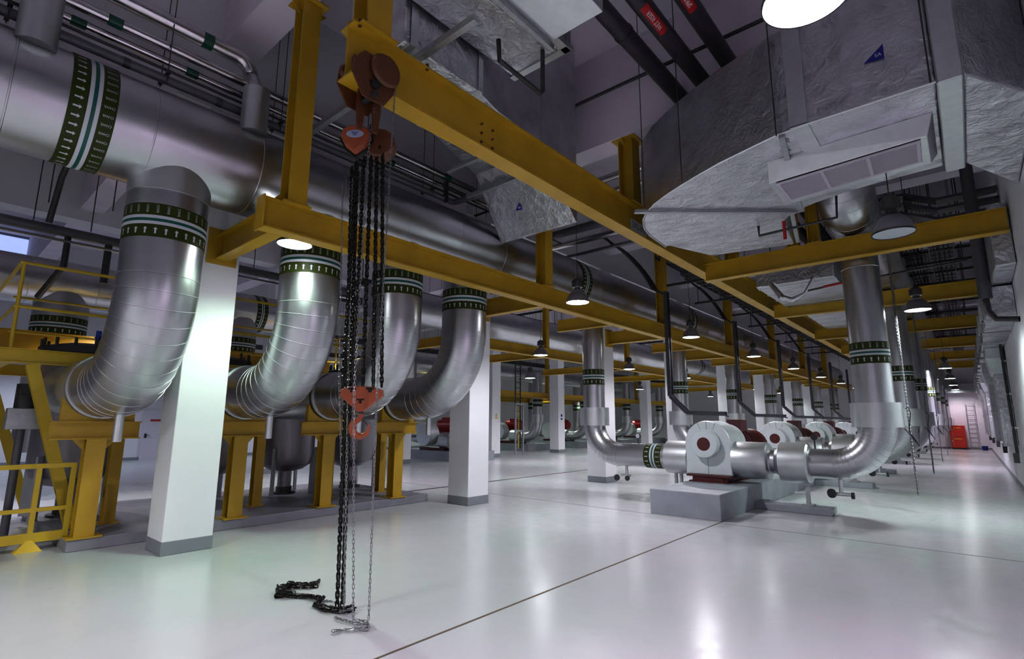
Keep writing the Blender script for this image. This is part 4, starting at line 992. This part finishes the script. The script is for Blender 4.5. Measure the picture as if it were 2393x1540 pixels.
MB().tube([(.45, 12.75, 8.5), (.45, 12.75, 3.95)], .10, 20).build('upright_pipe', 'gpipe', t)
MB().tube([(.45, 12.75, 4.0), (.46, 12.75, 3.72), (.55, 12.7, 3.55), (.84, 12.6, 3.5)], .05, 14).build('branch_pipe', 'dpipe', t)

# dark cable ladders & services above the right aisle
def ladder(x, w, z, y0, y1, label, rung=.4, m='tray'):
    t = T('cable_ladder', label, 'cable tray', (x, y0, z), 'cable ladders under the ceiling')
    b = MB()
    for s in (-1, 1): b.bar((x + s * w / 2, y0, z), (x + s * w / 2, y1, z), .02, .09)
    y = y0
    while y < y1: b.bar((x - w / 2, y, z - .02), (x + w / 2, y, z - .02), .04, .02); y += rung
    b.mark('black')
    for q in range(4): b.tube([(x - w / 2 + w * (q + 1) / 5, y0, z + .01), (x - w / 2 + w * (q + 1) / 5, y1, z + .01)], .022, 6)
    b.mark('dark'); y = y0 + .5
    while y < y1:
        for s in (-1, 1): b.tube([(x + s * (w / 2 + .02), y, z), (x + s * (w / 2 + .02), y, 8.5)], .006, 5)
        y += 2.7
    b.build('tray_frame', m, t)
for i, (x, w, z) in enumerate(((-.1, .5, 6.2), (-.75, .45, 6.6), (-1.5, .5, 7.2), (-2.4, .5, 6.3), (-3.1, .4, 6.0), (-5.2, .5, 5.6), (-5.9, .5, 6.2))):
    ladder(x, w, z, 14.2 if i < 3 else (15.5 if i < 5 else 13.2), 45, 'dark cable ladder above the %s, %s' % ('right aisle' if i < 5 else 'pump row', ORD[i % 5] if i < 5 else ORD[i - 5]), .45)
# offset trays behind the unlit lamp
t = T('offset_tray', 'grey stepped cable tray above the long cross beam at the right', 'cable tray', (-1.1, 12.6, 5.9))
b = MB()
for q, z in enumerate((5.75, 5.95, 6.15)):
    b.bar((-1.25, 12.9, z + .12), (-.55, 12.9, z + .12), .3, .05); b.bar((-.55, 12.9, z + .12), (-.05, 12.9, z - .12), .3, .05); b.bar((-.05, 12.9, z - .12), (.84, 12.9, z - .12), .3, .05)
b.build('tray_channel', 'tray', t)
# dark crossing framework
for i in range(9):
    y = 14.8 + 2.7 * i
    b = MB(); b.bar((-3.9, y, 5.9), (.8, y, 5.9), .06, .06); b.bar((-3.9, y + .7, 6.4), (.8, y + .7, 6.4), .06, .06)
    for x in (-3.6, -2.7, -1.9, -.6, .3): b.tube([(x, y, 5.88), (x, y, 8.55)], .012, 5)
    for x in (-3.2, -2.2, -1.0, -.2): b.tube([(x, y + .7, 6.38), (x, y + .7, 8.55)], .012, 5)
    tag(b.build('trapeze_hanger', 'dark'), 'dark trapeze hanger frame above the right aisle, %s' % (ORD + ['ninth'])[i], 'hanger', 'trapeze hangers')
# same kind of clutter above the pump row left of the monorail
for i in range(8):
    y = 13.6 + 2.7 * i
    b = MB(); b.bar((-6.3, y, 5.45), (-4.6, y, 5.45), .06, .06)
    for x in (-6.2, -5.5, -4.7): b.tube([(x, y, 5.43), (x, y, 8.55)], .010, 5)
    tag(b.build('trapeze_hanger', 'dark'), 'dark trapeze hanger frame above the pump row, %s' % ORD[i], 'hanger', 'trapeze hangers')
for k in range(4):
    y = 11.8 + BAY * k
    t = T('cable_bend', 'black bundle of cables curving down to the %s cable tray drop' % ORD[k], 'cable', (-5.6, y, 5.4), 'black cable bundles')
    b = MB()
    for q in range(4): b.tube([(-6.6 - .03 * q, y - .6, 6.4)] + [(-6.5 + .9 * (1 - math.cos(a)) * .5, y + .1 * q - .4 + 1.3 * math.sin(a), 5.2 + 1.0 * math.cos(a)) for a in [PI * .5 * j / 8 for j in range(9)]] + [(-5.75, y + 1.1, 5.0)], .03, 8)
    b.build('cable_bundle', 'black', t)

# left bay overhead: rods, wires and ducts
for i in range(9):
    y = -.4 + .8 * i
    b = MB()
    for x in (-11.0, -12.6): b.tube([(x - .2 * (i % 3), y, 5.3), (x - .2 * (i % 3), y, 8.55)], .010, 5)
    tag(b.build('hanger_rod', 'dark'), 'pair of thin hanger rods above the left platform, %s' % (ORD + ['ninth'])[i], 'hanger', 'hanger rods above the platform')
t = T('grey_main', 'grey overhead pipe on hangers behind the first big bend', 'pipe', (-12.0, 0, 5.0))
MB().tube([(-12.0, -5, 5.02), (-12.0, 7.4, 5.02)], .09, 16).build('main_pipe', 'gpipe', t)
MB().tube([(-11.95, -5, 4.84), (-11.95, 7.4, 4.84)], .03, 10).build('side_pipe', 'pipe', t)
b = MB(); b.tube([(-12, 1.6, 5.0), (-12, 1.6, 4.4), (-12.7, 1.4, 3.9)], .05, 8); b.tube([(-12, 2.2, 5.0), (-12, 2.2, 4.2)], .06, 8); b.tube([(-11.2, 1.45, 6.6), (-11.7, 1.35, 5.9), (-11.9, 1.3, 5.1)], .05, 8); b.build('branch_pipes', 'dark', t)
def h2_riser(y, label):
    t = T('banded_riser', label, 'pipe', (-15.5, y, 3), 'banded risers under the rear header')
    MB().tube([(-15.5, y, 4.5), (-15.5, y, 1.0)], .5, 36).build('riser', 'clad', t)
    band(t, (-15.5, y, 3.75), (0, 0, 1), .5, .4, 26, detail=True)
h2_riser(2.15, 'silver riser with green band behind the handrail at the far left')
h2_riser(6.0, 'silver riser with green band seen right of the first white column')
for i in range(8):
    y = 9 + 3.4 * i
    b = MB()
    b.bar((-16.8, y, 5.9), (-9.2, y, 5.9), .08, .08)
    for x in (-16, -14, -11.2, -9.6): b.tube([(x, y, 5.88), (x, y, 8.55)], .014, 5)
    tag(b.build('trapeze_hanger', 'dark'), 'dark trapeze hanger frame over the middle bay, %s' % ORD[i], 'hanger', 'trapeze hangers')
for i, (x, w, z) in enumerate(((-16.4, .7, 5.98), (-14.0, .6, 5.98), (-10.2, .7, 5.98), (-20.5, 1.0, 5.2), (-24.5, 1.0, 5.0))):
    ladder(x, w, z, 8.8, 45, 'dark cable ladder over the %s' % ['middle bay, left', 'middle bay, centre', 'middle bay, right', 'far pump row, near side', 'far pump row, far side'][i], .5)

# ------------------------------------------------------------------ end wall things
t = T('red_cabinet', 'red two door cabinet standing against the end wall', 'cabinet', (-.75, 46.4, 0))
MB().box(-1.15, -.35, 46.1, 46.7, .1, 1.55).build('cabinet_body', 'cred', t, .01)
MB().box(-1.1, -.4, 46.15, 46.65, 0, .1).build('plinth', 'dark', t)
for i, (z0, z1) in enumerate(((.14, .8), (.84, 1.51))):
    dd = MB().box(-1.12, -.38, 46.08, 46.1, z0, z1).build('door', 'cred', t)
    MB().box(-.95, -.55, 46.075, 46.08, z1 - .14, z1 - .1).build('door_lettering_strip', 'yellow2', dd)
    MB().box(-1.08, -1.04, 46.06, 46.08, z1 - .3, z1 - .22).build('handle', 'bwhite', dd)
t = T('wall_ladder', 'tall narrow metal ladder on the end wall right of the red cabinet', 'ladder', (0, 46.7, 0))
b = MB()
for x in (-.18, .22): b.bar((x, 46.68, 0), (x, 46.68, 3.0), .03, .04)
for i in range(11): b.bar((-.18, 46.68, .2 + .27 * i), (.22, 46.68, .2 + .27 * i), .02, .02)
b.build('ladder_rungs', 'galv', t)
t = T('blue_bucket', 'small blue container on the floor by the end wall', 'bucket', (.55, 45.6, 0))
MB().lathe((.5, 45.6, 0), (0, 0, 1), [(0, .13), (.26, .16), (.27, .17), (.25, .15)], 20).build('bucket_body', 'blue', t)
t = T('end_beam', 'grey horizontal duct across the top of the end wall', 'duct', (-1.2, 46.3, 3.6))
MB().box(-4.2, .4, 46.0, 46.6, 3.7, 4.3).build('duct_body', 'galv', t)

# ------------------------------------------------------------------ extra light for the ceiling void and world
def area(loc, rot, sx, sy_, p, col):
    l = bpy.data.lights.new('fill_light', 'AREA'); l.shape = 'RECTANGLE'; l.size = sx; l.size_y = sy_; l.energy = p; l.color = col
    o = bpy.data.objects.new('fill_light', l); C.objects.link(o); o.location = loc; o.rotation_euler = rot
    return o
w = bpy.data.worlds.new('world'); bpy.context.scene.world = w; w.use_nodes = True
w.node_tree.nodes['Background'].inputs[0].default_value = (.5, .5, .6, 1); w.node_tree.nodes['Background'].inputs[1].default_value = .1
sc = bpy.context.scene
sc.view_settings.view_transform = 'Standard'; sc.view_settings.look = 'None'; sc.view_settings.exposure = 0.18; sc.view_settings.gamma = .88
sc.render.use_persistent_data = False; sc.cycles.max_bounces = 4; sc.cycles.diffuse_bounces = 3; sc.cycles.glossy_bounces = 2; sc.cycles.use_adaptive_sampling = True; sc.cycles.adaptive_threshold = .12; sc.cycles.adaptive_min_samples = 16; sc.cycles.use_denoising = True; sc.cycles.sample_clamp_indirect = 6
